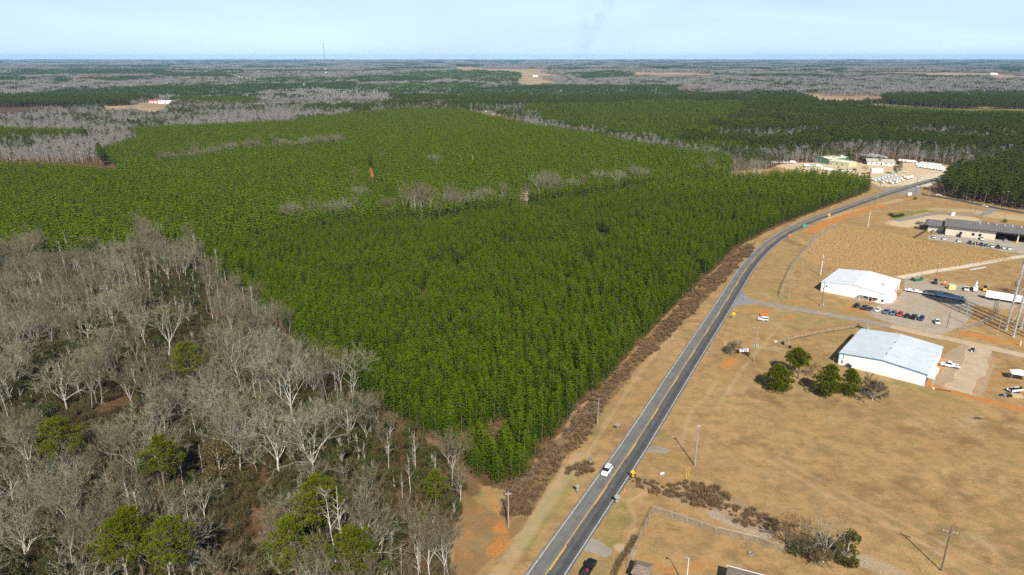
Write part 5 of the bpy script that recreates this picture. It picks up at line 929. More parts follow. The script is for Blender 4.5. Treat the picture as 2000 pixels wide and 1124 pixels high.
b = MB(); b.box((-12.5, 9, 3.5), (6, 5, .25)); b.poly([(-15.5, 6.5, 3.63), (-9.5, 6.5, 3.63), (-9.5, 11.5, 3.63), (-15.5, 11.5, 3.63), (-12.5, 9, 5)], [(0, 1, 4), (1, 2, 4), (2, 3, 4), (3, 0, 4)]); [b.box((x, y, 1.7), (.3, .3, 3.4)) for x in (-15.2, -9.8) for y in (6.8, 11.2)]; b.build('entrance_porch', ROOFB, root)
for i, x in enumerate((1866.7, 1925.7, 1934)): b = MB(); b.tube([(0, 0, 0), (0, 0, 1.3)], .22, 8); b.tube([(0, 0, 1.3), (0, 0, 1.42)], [.22, .08], 8); o = b.build('bollard', YELP, loc=(*G(x, (457.5, 469.5, 470.5)[i]), .02)); tag(o, ['yellow bollard below the left wall window of the depot', 'left yellow bollard by the white pickup at the depot', 'right yellow bollard by the white pickup at the depot'][i], 'bollard', 'yellow bollards at the depot')
# yard buildings
gp0, gp1 = G(1588, 317), G(1617, 321.5); angG = math.atan2(gp1[1]-gp0[1], gp1[0]-gp0[0])
yg, _ = gable('green_workshop', (1588, 317), angG, math.hypot(gp1[0]-gp0[0], gp1[1]-gp0[1]), 34, 5.5, 7.2, GREENM, PALEY, 'green gabled workshop with pale roof at the back of the yard', 'workshop', axis='depth', trim=GREENM); panel(yg, 'roller_door', GALV, 4, 2, 3.5, 4)
yy, _ = gable('yellow_green_building', (1619, 321.8), angG+R(8), 22, 16, 4.2, 5.2, YGREEN, PALEY, 'yellow green low building right of the green workshop', 'workshop', axis='x'); panel(yy, 'door', GALV, 3, 1.6, 3, 3); panel(yy, 'window', GLASS, 9, 1.8, 1.5, 1.2); panel(yy, 'window', GLASS, 15, 1.8, 1.5, 1.2)
tb, _ = gable('tan_roofed_office', (1694, 322), R(-18), 26, 20, 3.8, 5.4, W_METAL, TANR, 'low white office with broad tan roof in the middle of the yard', 'office', axis='x', over=1); [panel(tb, 'window', GLASS, x, 1.8, 2, 1.3) for x in (4, 9, 18, 23)]; panel(tb, 'door', DARKG, 13.5, 1.2, 1.6, 2.3)
def container(name, px, ang, L_, W_, H_, z, mt, label, cat, group=None, ribs=True):
    root = empty(name, (*G(*px), 0), ang, label, cat, group); b = MB(); loft(b, [(-L_/2, W_/2, z, z+H_, .04), (L_/2, W_/2, z, z+H_, .04)])
    if ribs:
        for i in range(int(L_/.9)): b.box((-L_/2+.5+i*.9, 0, z+H_/2), (.09, W_+.10, H_-.15))
    b.build('body', mt, root); b = MB(); b.box((L_/2+.04, 0, z+H_/2), (.06, W_*.9, H_*.9)); b.build('door', mt, root); return root
container('white_container', (1711, 338), R(8), 12.2, 3.4, 4.2, .4, W_METAL, 'long white container beside the red car in the dirt yard', 'container')
# right-edge trailer
tr = container('box_trailer', (1963, 590), math.atan2(-.646, .763)+R(4), 16, 2.6, 2.8, 1.2, W_METAL, 'long ribbed white box trailer near the right edge of the photo', 'trailer')
for x in (-6.2, -5.0): 
    for s in (-1, 1): b = MB(); b.tube([(x, s*1.1-.16, .5), (x, s*1.1+.16, .5)], .5, 12); b.build('wheel', TYRE, tr)
b = MB(); [b.box((4.5, s*.9, .6), (.15, .15, 1.2)) for s in (-1, 1)]; b.build('landing_gear', GALV, tr)
# lot equipment
def simple(name, px, ang, label, cat, parts, group=None, z=.02):
    root = empty(name, (*G(*px), z), ang, label, cat, group)
    for nm, fn_, mt in parts: b = MB(); fn_(b); b.build(nm, mt, root)
    return root
def wh(b, xs, ys, r=.45, w_=.3):
    for x in xs:
        for y in ys: b.tube([(x, y-w_/2, r), (x, y+w_/2, r)], r, 12)
GREEND = mat('green_steel', (.02, .14, .07), .5); SHADEBLUE = mat('shade_tinted_steel', (.20, .42, .62), .5)
def dump(b): 
    for s in (-1, 1): b.box((0, s*1.2, .9), (5.4, .1, 1.5))
    b.box((-2.7, 0, .9), (.1, 2.3, 1.5)); b.box((2.7, 0, .9), (.1, 2.3, 1.5)); b.box((0, 0, .12), (5.4, 2.3, .12)); [b.box((x, s*1.29, .9), (.12, .09, 1.4)) for x in (-2, -1, 0, 1, 2) for s in (-1, 1)]
def heap(b, n_=14, s=1.0, L_=2.2, z=1.0):
    for i in range(n_): b.box((rnd(-L_, L_), rnd(-.8, .8)*s, z+rnd(0, .6)), (rnd(.5, 1.4), rnd(.3, .8), rnd(.2, .5)), rnd(0, 3))
random.seed(4)
simple('dumpster', (1790.6, 548.5), angA+R(60), 'dark green open dumpster filled with cardboard at the back of the gravel lot', 'dumpster', [('container', dump, GREEND), ('rubbish', heap, mat('cardboard', (.48, .33, .22), .9))])
simple('tractor', (1826, 555), R(70), 'black skid loader standing below the lot lamp post', 'loader', [('body', lambda b: (loft(b, [(-1.4, .7, .5, 1.5, .1), (.2, .75, .4, 1.4, .1), (1.2, .6, .5, 1.0, .1)]), b.box((1.8, 0, .4), (.5, 1.9, .5))), DARKG), ('cab', lambda b: (loft(b, [(-.5, .6, 1.4, 2.5, .08), (.5, .6, 1.4, 2.5, .08)]), b.box((0, 0, 2.6), (1.3, 1.5, .12))), GLASS), ('wheel', lambda b: wh(b, (-.9, .9), (-.85, .85)), TYRE)])
simple('compressor', (1844, 557.5), R(50), 'small orange machine with pale top between loader and yellow crates', 'machine', [('body', lambda b: loft(b, [(-1.1, .6, .5, 1.3, .15), (.8, .65, .5, 1.7, .2), (1.3, .5, .6, 1.2, .2)]), ORAP), ('hood', lambda b: b.box((.2, 0, 1.75), (.8, .9, .3)), W_PAINT), ('wheel', lambda b: wh(b, (-.6, .7), (-.7, .7), .35), TYRE)])
simple('crate_stack', (1857.5, 565), R(-8), 'square stack of pale yellow crates on the gravel lot', 'crates', [('crate', lambda b, i=i: (b.box(((i % 3-1)*1.05, 0, .55+(i//3)*1.15), (1.0, 2.2, 1.05)), b.box(((i % 3-1)*1.05, 0, 1.09+(i//3)*1.15), (.9, 2.3, .06))), mat('yellow_crates', (.72, .62, .22), .7)) for i in range(6)])
vehicle('pickup_truck', 'pickup', 'white', (1887.5, 567), ua+.15, 'white pickup truck left of the bucket truck on the gravel lot', 'pickup truck', sc=1.05)
bt = place(yard_truck('bucket'), 'bucket_truck', (*G(1904, 567.5), .03), ua+.2, 'white bucket truck with raised boom on the gravel lot', 'truck', sc=.95); b = MB(); b.tube([(-1.2, 0, 2.4), (-2.2, .2, 4.6)], .28, 6); b.tube([(-2.2, .2, 4.6), (-.2, .2, 4.2)], .22, 6); b.box((.2, .2, 4.1), (.8, .7, 1.0)); b.build('boom', W_PAINT, bt)
simple('forklift', (1922.5, 568.5), R(60), 'yellow and dark forklift right of the bucket truck', 'forklift', [('body', lambda b: loft(b, [(-1.6, .8, .5, 1.7, .15), (.3, .8, .4, 1.3, .1), (1.2, .7, .4, 1.1, .1)]), YELP), ('cab', lambda b: (loft(b, [(-.6, .65, 1.3, 2.5, .08), (.7, .65, 1.3, 2.5, .08)]), b.box((0, 0, 2.6), (1.6, 1.4, .1))), GLASS), ('mast', lambda b: (b.box((1.5, -.4, 1.4), (.15, .15, 2.6)), b.box((1.5, .4, 1.4), (.15, .15, 2.6)), b.box((2.1, 0, .2), (1.2, .9, .1))), DARKG), ('wheel', lambda b: wh(b, (-1.0, .9), (-.85, .85)), TYRE)])
# sand pile
b = MB(); n_ = 20; b.v = [(0, 0, 1.5)]+[(math.cos(i*.314)*r_*rnd(.85, 1.15), math.sin(i*.314)*r_*rnd(.85, 1.15), z) for r_, z in ((1.4, 1.1), (2.6, .5), (3.6, -.05)) for i in range(n_)]
for i in range(n_): b.f.append((0, 1+i, 1+(i+1) % n_)); b.m.append(0); b.a.append(0)
for k in range(2):
    for i in range(n_): b.f.append((1+k*n_+i, 1+(k+1)*n_+i, 1+(k+1)*n_+(i+1) % n_, 1+k*n_+(i+1) % n_)); b.m.append(0); b.a.append(0)
tag(b.build('sand_pile', mat('orange_sand', (.62, .34, .15), .95), loc=(*G(1948, 577), 0)), 'low pile of orange sand behind the long white box trailer', 'sand pile')
# long rack of steel on the lot
def rackf(i):
    def f(b):
        b.box((0, 0, .85), (13.5, 1.9, .28)); [b.box((x, s*.9, 1.15), (.12, .08, .5)) for x in (-6, -4, -2, 0, 2, 4, 6) for s in (-1, 1)]
    return f
r1 = G(1766, 568.5); r2 = G(1885, 589); ang = math.atan2(r2[1]-r1[1], r2[0]-r1[0]); Lr = math.hypot(r2[0]-r1[0], r2[1]-r1[1])
for i, lb in enumerate(('white flatbed trailer behind the right corner of the white warehouse', 'second white flatbed trailer in the round dark shadow on the gravel lot')):
    t = (.27, .76)[i]; q = (r1[0]+(r2[0]-r1[0])*t, r1[1]+(r2[1]-r1[1])*t)
    root = empty('flatbed_trailer', (*q, 0), ang, lb, 'trailer', 'flatbed trailers on the gravel lot'); b = MB(); rackf(i)(b); b.build('bed', W_PAINT, root); b = MB(); wh(b, (-5.5, -4.4, 4.8), (-.8, .8), .45); b.build('wheel', TYRE, root)
    for j, (dx, w_, h) in enumerate(((-4.8, 1.4, .7), (-1.6, 1.6, .8), (2.6, 1.0, .4)) if i == 0 else ((-4.6, 2.6, 1.8), (-.6, 1.8, .8), (1.6, 1.3, 1.1), (3.2, 1.3, 1.1), (4.8, 1.2, 1.1))):
        c_ = (q[0]+math.cos(ang)*dx, q[1]+math.sin(ang)*dx); b = MB(); loft(b, [(-w_/2, .8, 0, h, .05), (w_/2, .8, 0, h, .05)]); b.box((0, 0, h*.5), (w_+.06, 1.66, .08)); o = b.build('equipment_box', SHADEBLUE if i else W_PAINT, loc=(*c_, 1.0)); o.rotation_euler.z = ang  # boxes on the shaded trailer have the bluish tint of shade in their colour
        tag(o, '%s steel box, %s on the %s flatbed trailer' % ('shade-tinted bluish' if i else 'white', ORD[j], 'shaded' if i else 'sunlit'), 'box', 'boxes on the flatbed trailers')
# red implement by the off-road car
simple('farm_implement', (1492, 617.5), R(10), 'orange red farm implement behind the white off-road car', 'implement', [('frame', lambda b: (b.box((0, 0, .7), (3.6, .25, .25)), b.box((0, .8, .7), (3.4, .2, .2)), [b.box((x, .4, .5), (.12, 1.4, .5)) for x in (-1.6, -.8, 0, .8, 1.6)], b.tube([(.8, .4, .7), (1.0, .4, 2.0)], .1, 5)), ORAP), ('wheel', lambda b: wh(b, (-1.5, 1.5), (.9,), .35), TYRE)])
# water tower standing right of the picture; three legs and the shadow of the tank are seen
wt = empty('water_tower', (216.3, 264.6, 0), 0, 'tall steel water tower legs at the right edge casting long parallel shadows', 'water tower')
TWH = 38.5
for k in range(6):
    a = R(14+60*k); b = MB(); b.tube([(7.9*math.cos(a), 7.9*math.sin(a), -.2), (7.3*math.cos(a), 7.3*math.sin(a), TWH+2)], .42, 10); b.tube([(7.9*math.cos(a), 7.9*math.sin(a), -.1), (7.9*math.cos(a), 7.9*math.sin(a), .45)], .8, 10); b.build('leg', GALV, wt)
b = MB(); b.tube([(0, 0, -.2), (0, 0, TWH)], .55, 12); b.build('riser_pipe', GALV, wt)
b = MB()
for z in (12.5, 25): 
    for k in range(6): a0, a1 = R(14+60*k), R(74+60*k); r_ = 7.9-.6*z/TWH; b.tube([(r_*math.cos(a0), r_*math.sin(a0), z), (r_*math.cos(a1), r_*math.sin(a1), z)], .13, 6)
for z0, z1 in ((.5, 12.5), (12.5, 25), (25, 37)):
    for k in range(6):
        a0, a1 = R(14+60*k), R(74+60*k)
        for s0, s1 in ((z0, z1), (z1, z0)): b.tube([((7.9-.6*s0/TWH)*math.cos(a0), (7.9-.6*s0/TWH)*math.sin(a0), s0), ((7.9-.6*s1/TWH)*math.cos(a1), (7.9-.6*s1/TWH)*math.sin(a1), s1)], .045, 4)
b.build('cross_bracing', GALV, wt)
b = MB(); n_ = 28; prof = [(0, 36.8), (3.5, 37.3), (6.2, 38.4), (7.9, 40), (8.6, 42), (8.4, 43.6), (6.8, 45.3), (4, 46.4), (0, 46.9)]
for r_, z in prof[1:-1]: b.v += [(r_*math.cos(i*2*math.pi/n_), r_*math.sin(i*2*math.pi/n_), z) for i in range(n_)]
for k in range(len(prof)-3):
    for i in range(n_): b.f.append((k*n_+i, k*n_+(i+1) % n_, (k+1)*n_+(i+1) % n_, (k+1)*n_+i)); b.m.append(0); b.a.append(0)
b.v += [(0, 0, prof[0][1]), (0, 0, prof[-1][1])]; m0 = len(b.v)-2; e = (len(prof)-3)*n_
for i in range(n_): b.f += [(m0, (i+1) % n_, i), (m0+1, e+i, e+(i+1) % n_)]; b.m += [0, 0]; b.a += [0, 0]
b.build('tank', mat('pale_tank_paint', (.70, .74, .76), .4), wt)
# ================================================================= POLES, SIGNS, FENCES
def pole(px, h, label, arms=(), mt=POLEW, r=.16, xf=None, lamp=None, group='utility poles', cab=False, guy=None, rz=0, cat='utility pole', name='utility_pole'):
    root = empty(name, (*G(*px), 0), rz, label, cat, group); b = MB(); b.tube([(0, 0, -.3), (0, 0, h*.5), (0, 0, h)], [r*1.15, r, r*.7], 8); b.build('pole', mt, root)
    for z, w_ in arms:
        b = MB(); b.box((0, .16, z), (w_, .12, .14)); b.tube([(-w_*.3, .16, z), (0, .14, z-.7)], .03, 4); b.tube([(w_*.3, .16, z), (0, .14, z-.7)], .03, 4); c_ = b.build('crossarm', POLEW if mt is not GALV else GALV, root)
        for x in (-.46, -.2, .2, .46): b = MB(); b.tube([(x*w_, .16, z+.06), (x*w_, .16, z+.3)], [.07, .05], 6); b.build('insulator', W_PAINT, c_)
    if xf:
        for x in xf[1]: b = MB(); b.tube([(x, -.4, xf[0]), (x, -.4, xf[0]+1.1)], .3, 10); b.tube([(x, -.4, xf[0]+1.1), (x, -.4, xf[0]+1.35)], .06, 5); b.box((x*.5, -.2, xf[0]+.5), (abs(x)*.6+.1, .3, .12)); b.build('transformer', GALV, root)
    if lamp: b = MB(); b.tube([(0, 0, h-.3), (lamp, 0, h+.15)], .05, 5); b.box((lamp*1.2, 0, h+.15), (.7, .3, .14)); b.build('lamp', GALV, root)
    if cab: b = MB(); b.box((.55, -.3, .8), (.55, .5, 1.4)); b.box((-.45, -.3, .7), (.4, .4, 1.1)); b.build('cabinet', GALV, root)
    if guy: b = MB(); b.tube([(0, 0, h*.85), (guy[0], guy[1], 0)], .025, 4); b.build('guy_wire', GALV, root)
    return root
pole((993, 1031), 10.6, 'grey utility pole on the orange dirt below the plantation tip', arms=((9.6, 1.4),), mt=POLEW, rz=.2)
pole((1167, 832), 9.8, 'slim utility pole on the verge beside the brown scrub')
pole((1357, 910), 13.2, 'pale utility pole on the grass right of the road with a curved shadow', mt=GALV, arms=((12.6, .7),))
pole((1838, 1115), 11.8, 'dark utility pole with white insulators near the bottom right corner', arms=((10.4, 2.8), ), mt=POLED, rz=R(-28), guy=(-4, -3))
pole((1472, 706), 15.7, 'tall double-armed transformer pole right of the brick sign', arms=((13.6, 3.0), (9.3, 2.4)), xf=(6.2, (-.7, .1, .7)), mt=POLEW)
pole((1604, 598), 12.4, 'dark pole with cabinets at its foot before the white warehouse', mt=POLED, cab=True)
pole((1539.7, 584), 14.0, 'grey pole at the near end of the curved fence', mt=POLEW); pole((1566, 534.6), 12.8, 'grey pole halfway along the curved fence', arms=((12, 1.6),)); pole((1586.6, 497.4), 13.2, 'grey pole near the left edge of the golden field', mt=POLEW)
pole((1602.6, 537.6), 11.6, 'white steel pole with a transformer left above the white warehouse', mt=mat('white_pole', (.7, .7, .68), .5), xf=(8.5, (.1,)), r=.2); pole((1694.8, 444.5), 11.8, 'white steel pole behind the golden field', mt=MATS['white_pole'], r=.2)
pole((1619, 437.8), 12.5, 'slim pole beside the yellow warning sign'); pole((1710.5, 408.5), 11, 'slim pole on the grass below the road bend'); pole((1784.8, 390.5), 17.5, 'tall dark pole rising across the road junction', mt=POLED, r=.18, arms=((16.5, 2),)); pole((1813, 382.8), 8.5, 'pale pole beside the dark side road mouth', mt=GALV)
pole((1719, 367.6), 12.5, 'dark pole in front of the truck cluster', mt=POLED); pole((1905, 414), 8, 'slim dark pole between the side road and the depot', mt=POLED, r=.12); pole((1774.4, 421), 9.5, 'slim pole standing in the green hedge bed', r=.12); pole((1917.6, 427.6), 7, 'short dark pole behind the depot roof', mt=POLED, r=.12); pole((1961.6, 411.6), 15, 'tall pole with pale top on the dark side road', mt=POLED, arms=((14.4, 2),)); pole((1960.4, 432), 6.5, 'short pole behind the right part of the depot', mt=POLED, r=.1)
pole((1903.8, 481.2), 9.0, 'white lamp post in the depot car row', mt=MATS['white_pole'], lamp=.8, group='lamp posts', cat='lamp post', name='lamp_post', r=.13); pole((1849.4, 640.2), 9.8, 'dark pole with reddish fittings right of the lone white car', mt=POLED, arms=((7.3, .7),), r=.13)
pole((1883.8, 632.4), 8.8, 'white steel pole crossed by the water tower shadows', mt=GALV, r=.15); pole((1947.6, 656), 8.0, 'thin pale pole left of the water tower legs', mt=GALV, r=.1); pole((1826.9, 547), 9.2, 'dark lamp post rising behind the black loader', mt=POLED, lamp=.9, group='lamp posts', cat='lamp post', name='lamp_post', r=.12); pole((1951, 616), 6.5, 'short pole in the corner of the tower fence', mt=GALV, r=.1)
pole((1601.6, 320.5), 20, 'tall pole with pale top in front of the green workshop', r=.18, arms=((19, 2),)); pole((1604, 327), 14, 'dark pole beside the trailers below the green workshop', mt=POLED); pole((1550.9, 312), 12, 'pale pole at the forest edge left of the yard'); pole((1501.5, 314.5), 8, 'short pale pole at the far left end of the yard', mt=GALV)
pole((1339.5, 1150), 8.2, 'white lamp post at the bottom edge between the two roofs', mt=MATS['white_pole'], lamp=-.5, group='lamp posts', cat='lamp post', name='lamp_post', r=.11); pole((1625, 722), 4.6, 'short timber post by the left corner of the blue-trimmed warehouse', r=.1); pole((1713, 656), 3.6, 'white head on a red post behind the blue-trimmed warehouse', mt=RUST, r=.08, cat='post', name='marker_post')
pole((1992, 676), 2.4, 'small white post on the orange verge near the right edge', mt=MATS['white_pole'], r=.22, cat='post', name='marker_post', group='marker posts'); pole((1415.5, 674), 1.8, 'little white stake beside the bare bush', mt=MATS['white_pole'], r=.1, cat='post', name='marker_post', group='marker posts')
for i, p in enumerate(((1340, 934), (1344.5, 931))): b = MB(); b.tube([(0, 0, 0), (0, 0, 2.9)], .06, 6); b.tube([(0, 0, 2.9), (0, 0, 2.98)], .075, 6); tag(b.build('marker_post', YELP, loc=(*G(*p), 0)), '%s of two thin yellow posts by the ditch' % ('left' if i == 0 else 'right'), 'post', 'yellow marker posts')
def sign(px, h, shape, s, face, back, rz, label, cat='road sign', extra=None):
    root = empty('road_sign', (*G(*px), 0), rz, label, cat, 'road signs'); b = MB(); b.box((0, 0, h/2-.1), (.08, .06, h+.2)); b.build('post', GALV, root)
    def pl(y, t_, mt, nm):
        b = MB()
        if shape == 'd': q = [(0, h-s*.72), (s*.72, h), (0, h+s*.72), (-s*.72, h)]
        elif shape == 'o': q = [(s*.55*math.cos(R(22.5+45*k)), h+s*.55*math.sin(R(22.5+45*k))) for k in range(8)]
        else: q = [(-s*.5, h-s*.36), (s*.5, h-s*.36), (s*.5, h+s*.36), (-s*.5, h+s*.36)]
        b.prism(q, y-t_, y); return b.build(nm, mt, root)
    pl(-.035, .02, face, 'sign_face'); pl(-.012, .022, back, 'sign_back')
    if extra: b = MB(); b.box((0, -.04, h-s*1.05), (s*.6, .02, s*.4)); b.build('plaque', extra, root)
fr_ = ra-math.pi/2     # plate faces traffic coming up the road (towards the camera)
sign((1235.5, 938), 2.5, 'd', 1.1, YELP, SIGNB, fr_, 'yellow diamond sign beside the ditch at the road edge', extra=YELP); sign((1432, 624), 2.6, 'd', 1.3, YELP, SIGNB, R(-20), 'yellow warning sign at the corner of the side road'); sign((1618.6, 427), 2.6, 'd', 1.6, YELP, SIGNB, R(-30), 'yellow warning sign by the far bend of the road', extra=YELP)
sign((1571, 448), 2.6, 'r', 2.2, GREENS, SIGNB, R(-30), 'green rectangular sign on the inner side of the bend'); sign((1542, 466), 2.2, 'd', 1.4, ORAP, SIGNB, R(-30), 'small orange diamond sign at the inner road edge')
sign((1204.5, 987), 2.6, 'o', 1.3, SIGNB, SIGNB, fr_+.3, 'grey sign seen from behind at the right road edge', extra=SIGNB); sign((1127.5, 966), 2.6, 'o', 1.1, SIGNB, SIGNB, fr_, 'grey sign seen from behind on the left verge below the car', extra=SIGNB); sign((1153.5, 912), 2.4, 'r', .7, mat('blue_sign', (.12, .18, .5), .5), SIGNB, fr_, 'small blue and yellow marker on the left verge above the car', extra=YELP); sign((1206, 843), 2.5, 'r', 1.2, SIGNB, SIGNB, fr_, 'grey sign plate on the left verge near the slim pole')
simple('billboard', (1776, 384.5), R(-10), 'small white board sign on the grass by the junction', 'sign', [('board', lambda b: b.box((0, 0, 2.2), (2.6, .15, 2.4)), W_PAINT), ('post', lambda b: [b.box((x, .1, .6), (.14, .14, 1.4)) for x in (-1, 1)], POLED)])
simple('traffic_cone', (1219, 959), 0, 'orange cone lying in the grass right of the road', 'cone', [('cone', lambda b: (b.tube([(0, 0, .04), (0, 0, .75)], [.2, .04], 10), b.box((0, 0, .02), (.45, .45, .05))), ORAP)])
simple('storage_tank', (1860, 421), R(0), 'small white tank cabinet left behind the depot roof', 'cabinet', [('body', lambda b: loft(b, [(-1.3, .9, 0, 2.2, .2), (1.3, .9, 0, 2.2, .2)]), W_PAINT), ('lid', lambda b: b.box((0, 0, 2.25), (1.8, 1.2, .1)), GALV)])
simple('propane_tank', (1293, 927), R(20), 'small white utility lid on the grass left of the yellow posts', 'utility lid', [('tank', lambda b: b.tube([(-.7, 0, .3), (-.5, 0, .3), (.5, 0, .3), (.7, 0, .3)], [.12, .3, .3, .12], 10), W_PAINT), ('foot', lambda b: [b.box((x, 0, .06), (.12, .5, .12)) for x in (-.4, .4)], GALV)])
simple('tyre', (1466, 1083), 0, 'old pale tyre lying on the fenced grass', 'tyre', [('tyre', lambda b: [b.tube([(math.cos(k*.628)*.55, math.sin(k*.628)*.55, .16), (math.cos((k+1)*.628)*.55, math.sin((k+1)*.628)*.55, .16)], .17, 6) for k in range(10)], mat('faded_rubber', (.25, .24, .22), .9))])
simple('waste_bin', (1898.5, 687), R(30), 'black bin with a pale bag on the dirt right of the warehouse', 'waste bin', [('bin', lambda b: loft(b, [(-.6, .5, 0, 1.2, .05), (.6, .55, 0, 1.3, .05)]), DARKG), ('lid', lambda b: b.box((.1, 0, 1.33), (1.3, 1.1, .08)), BLACK), ('bag', lambda b: b.tube([(-.9, -.2, .1), (-.9, -.2, .7)], [.35, .2], 8), W_PAINT)])
simple('fallen_branch', (1909, 819), R(-15), 'dark burnt stump and branch lying alone on the wide field', 'stump', [('log', lambda b: b.tube([(-1.1, 0, .15), (0, .1, .35), (1.3, -.1, .15)], [.18, .26, .1], 7), DARKG), ('branch', lambda b: [b.tube([(0, 0, .3), (rnd(-1, 1), rnd(-.6, .6), rnd(.5, 1.0))], [.08, .03], 4) for _ in range(7)], mat('burnt_wood', (.08, .05, .035), .9))])
simple('steel_pipe', (1835, 762), R(-25), 'dark pipe with a white end lying by the orange dirt edge', 'pipe', [('pipe', lambda b: b.tube([(-1.5, 0, .15), (3.4, 0, .15)], .13, 8), DARKG), ('end_cap', lambda b: b.tube([(-2.2, 0, .2), (-1.5, 0, .2)], .22, 8), W_PAINT)])
# brick sign with bushes
random.seed(8); MSIGN = mat('sign_brick', (.22, .09, .06), .9, var=.25, scale=6)
def letters(b):
    for cx in (-.75, .75):
        for k in range(4): b.box((cx-.42+k*.28, -.29, 1.45+(.12 if k % 2 else 0)), (.16, .02, .62))
        b.box((cx, -.29, .98), (1.0, .02, .10))
simple('brick_sign', (1452.5, 690), R(-8), 'brick framed white sign with blue lettering beside two bushes', 'sign', [('frame', lambda b: (b.box((-1.95, 0, 1.1), (.5, .5, 2.2)), b.box((1.95, 0, 1.1), (.5, .5, 2.2)), b.box((0, 0, .3), (3.4, .42, .6))), MSIGN), ('panel', lambda b: b.box((0, -.2, 1.35), (3.3, .12, 1.45)), W_PAINT), ('lettering', letters, mat('sign_blue', (.05, .10, .35), .5))])
BU = [('foliage', broadleaf(131, 1.6, 1.0, 9, 40, .16, .2)[1].mesh('bush', M_EVER), (0, 0, 0))]
for x, y, lb, s_ in ((1439.5, 691, 'small clipped bush at the left end of the brick sign', .9), (1460.5, 695, 'small clipped bush at the right end of the brick sign', .85), (1676, 640, 'low dark bush left of the far wheel tower of the irrigation boom', .9), (1724, 659, 'low green bush behind the blue-trimmed warehouse roof', .9), (1787, 391, 'dark bush pair at the foot of the tall junction pole', 1.6), (1962, 435.5, 'small dark bush at the back of the depot', 1.6)):
    place(BU, 'bush', (*G(x, y), 0), 0, lb, 'bush', 'small bushes', sc=s_)
for i in range(7): place(BU, 'shrub', (*G(1791+i*5.1, 438.5+i*.45), 0), i, '%s clipped shrub from the left in the hedge row before the depot porch' % ORD[i], 'shrub', 'row of clipped shrubs at the depot', sc=1.25)
random.seed(12)
for i in range(9): place(BU, 'shrub', (*G(1738+i*3.2, 424-abs(i-3)*.9+i*.4), 0), i, '%s grey green shrub from the left in the green bed' % (ORD+['ninth'])[i], 'shrub', 'shrubs in the green bed', sc=1.3)
for i, (x, y, s_) in enumerate(((1684, 317.5, 4.4), (1697, 320.5, 3), (1719, 322, 3.6))): place(BU, 'evergreen_tree', (*G(x, y), 0), i, ['large dark round tree left of the tan roofed office', 'small dark tree before the tan roofed office', 'dark round tree at the right part of the tan roofed office'][i], 'evergreen tree', 'dark trees in the yard', sc=s_)
MAG = pair('magnolia', broadleaf(141, 14, 4.6, 30, 50, .4, .12), M_BARKG, M_EVER); place(MAG, 'evergreen_tree', (*G(1752, 341.5), 0), 0, 'large dark magnolia in the middle of the truck yard', 'evergreen tree', sc=1.0)
place(BT[2], 'bare_tree', (*G(1686, 346), 0), 1, 'small bare tree above the plantation edge in the yard', 'bare tree', sc=.55)
# trees on the field
RP = pair('round_pine', tall_pine(151, 9.0, 4.3, 36, .06, 1.3, 1.5), M_BARKP, M_PINEB); OP = pair('open_pine', tall_pine(153, 11.5, 3.9, 22, .42, 1.2, 1.3), M_BARKP, M_PINEB); OV = pair('oval_pine', tall_pine(155, 11.5, 3.8, 34, .08, 1.2, 1.45), M_BARKP, M_PINEB)
for x, y, P_, s_, rz, lb in ((1517, 764, RP, 1, 0, 'round bushy pine leftmost of the field pines'), (1549, 737, OP, .95, 1, 'open crowned pine, left trunk of the pair behind the round pine'), (1559, 740, OP, 1.0, 3.6, 'open crowned pine, right trunk of the pair behind the round pine'), (1614, 775, OV, 1.0, 2, 'oval green pine in the middle of the field clump'), (1657, 772, OV, .82, 4, 'loose green pine in front of the blue-trimmed warehouse')):
    place(P_, 'field_pine', (*G(x, y), 0), rz, lb, 'pine tree', 'pines on the open field', sc=s_)
BB = pair('spreading_bare_bush', bare_tree(161, 7.5, 1.0, .2, 6, .05, 8, .12, .16), M_BARK, M_TWIG)
BC = pair('dark_bare_tree', bare_tree(162, 10, .9, .4, 5, .035, 4, .18, .2), M_BARKG, M_BRUSH)
for x, y, P_, s_, lb in ((1704, 783, BB, 1.15, 'wide pale bare tree right of the field pines'), (1587, 738, BC, .6, 'small reddish bare tree between the field pines'), (1432, 690, BB, .75, 'low bare bush left of the brick sign'), (1985, 575, BC, .75, 'dark bare tree half out of the right edge'), (1540, 1070, BC, .85, 'dark twiggy bare tree at the left of the bottom thicket'), (1566, 1088, BC, .6, 'dark twiggy bare tree right behind the leftmost thicket tree'), (1607, 1098, BT[0], .66, 'tall pale bare tree rising from the bottom thicket'), (1590, 1090, BB, .8, 'low pale bare tree in the bottom thicket'), (1622, 1092, BB, .75, 'pale bare bush against the cedar in the thicket'), (1600, 1108, BC, .55, 'low dark bush at the foot of the bottom thicket'), (940, 868, BC, .5, 'small reddish bare tree in the gap near the plantation tip')):
    place(P_, 'bare_tree', (*G(x, y), 0), rnd(0, 6), lb, 'bare tree', 'bare trees on the open field' if x > 1400 else None, sc=s_)
CED = pair('cedar', broadleaf(171, 9.5, 2.7, 40, 60, .26, .05), M_BARKG, leafmat('olive_cedar', (.06, .062, .012), (.10, .10, .02), (.15, .15, .03)))
place(CED, 'cedar_tree', (*G(1650, 1103), 0), 0, 'olive green columnar cedar right of the bottom thicket', 'cedar tree'); place(EV[1], 'evergreen_tree', (*G(1556, 1090), 0), 0, 'small round evergreen in the bottom thicket', 'evergreen tree', sc=.75)
# red-brown dying pine
RED = pair('dead_pine', young_pine(181, 9, 1.5), M_BARKP, leafmat('rust_needles', (.30, .10, .03), (.36, .14, .05), (.42, .2, .08)))
place(RED, 'dead_pine', (*G(1213, 672), 0), 0, 'rust brown dead pine on the road side edge of the plantation', 'pine tree')
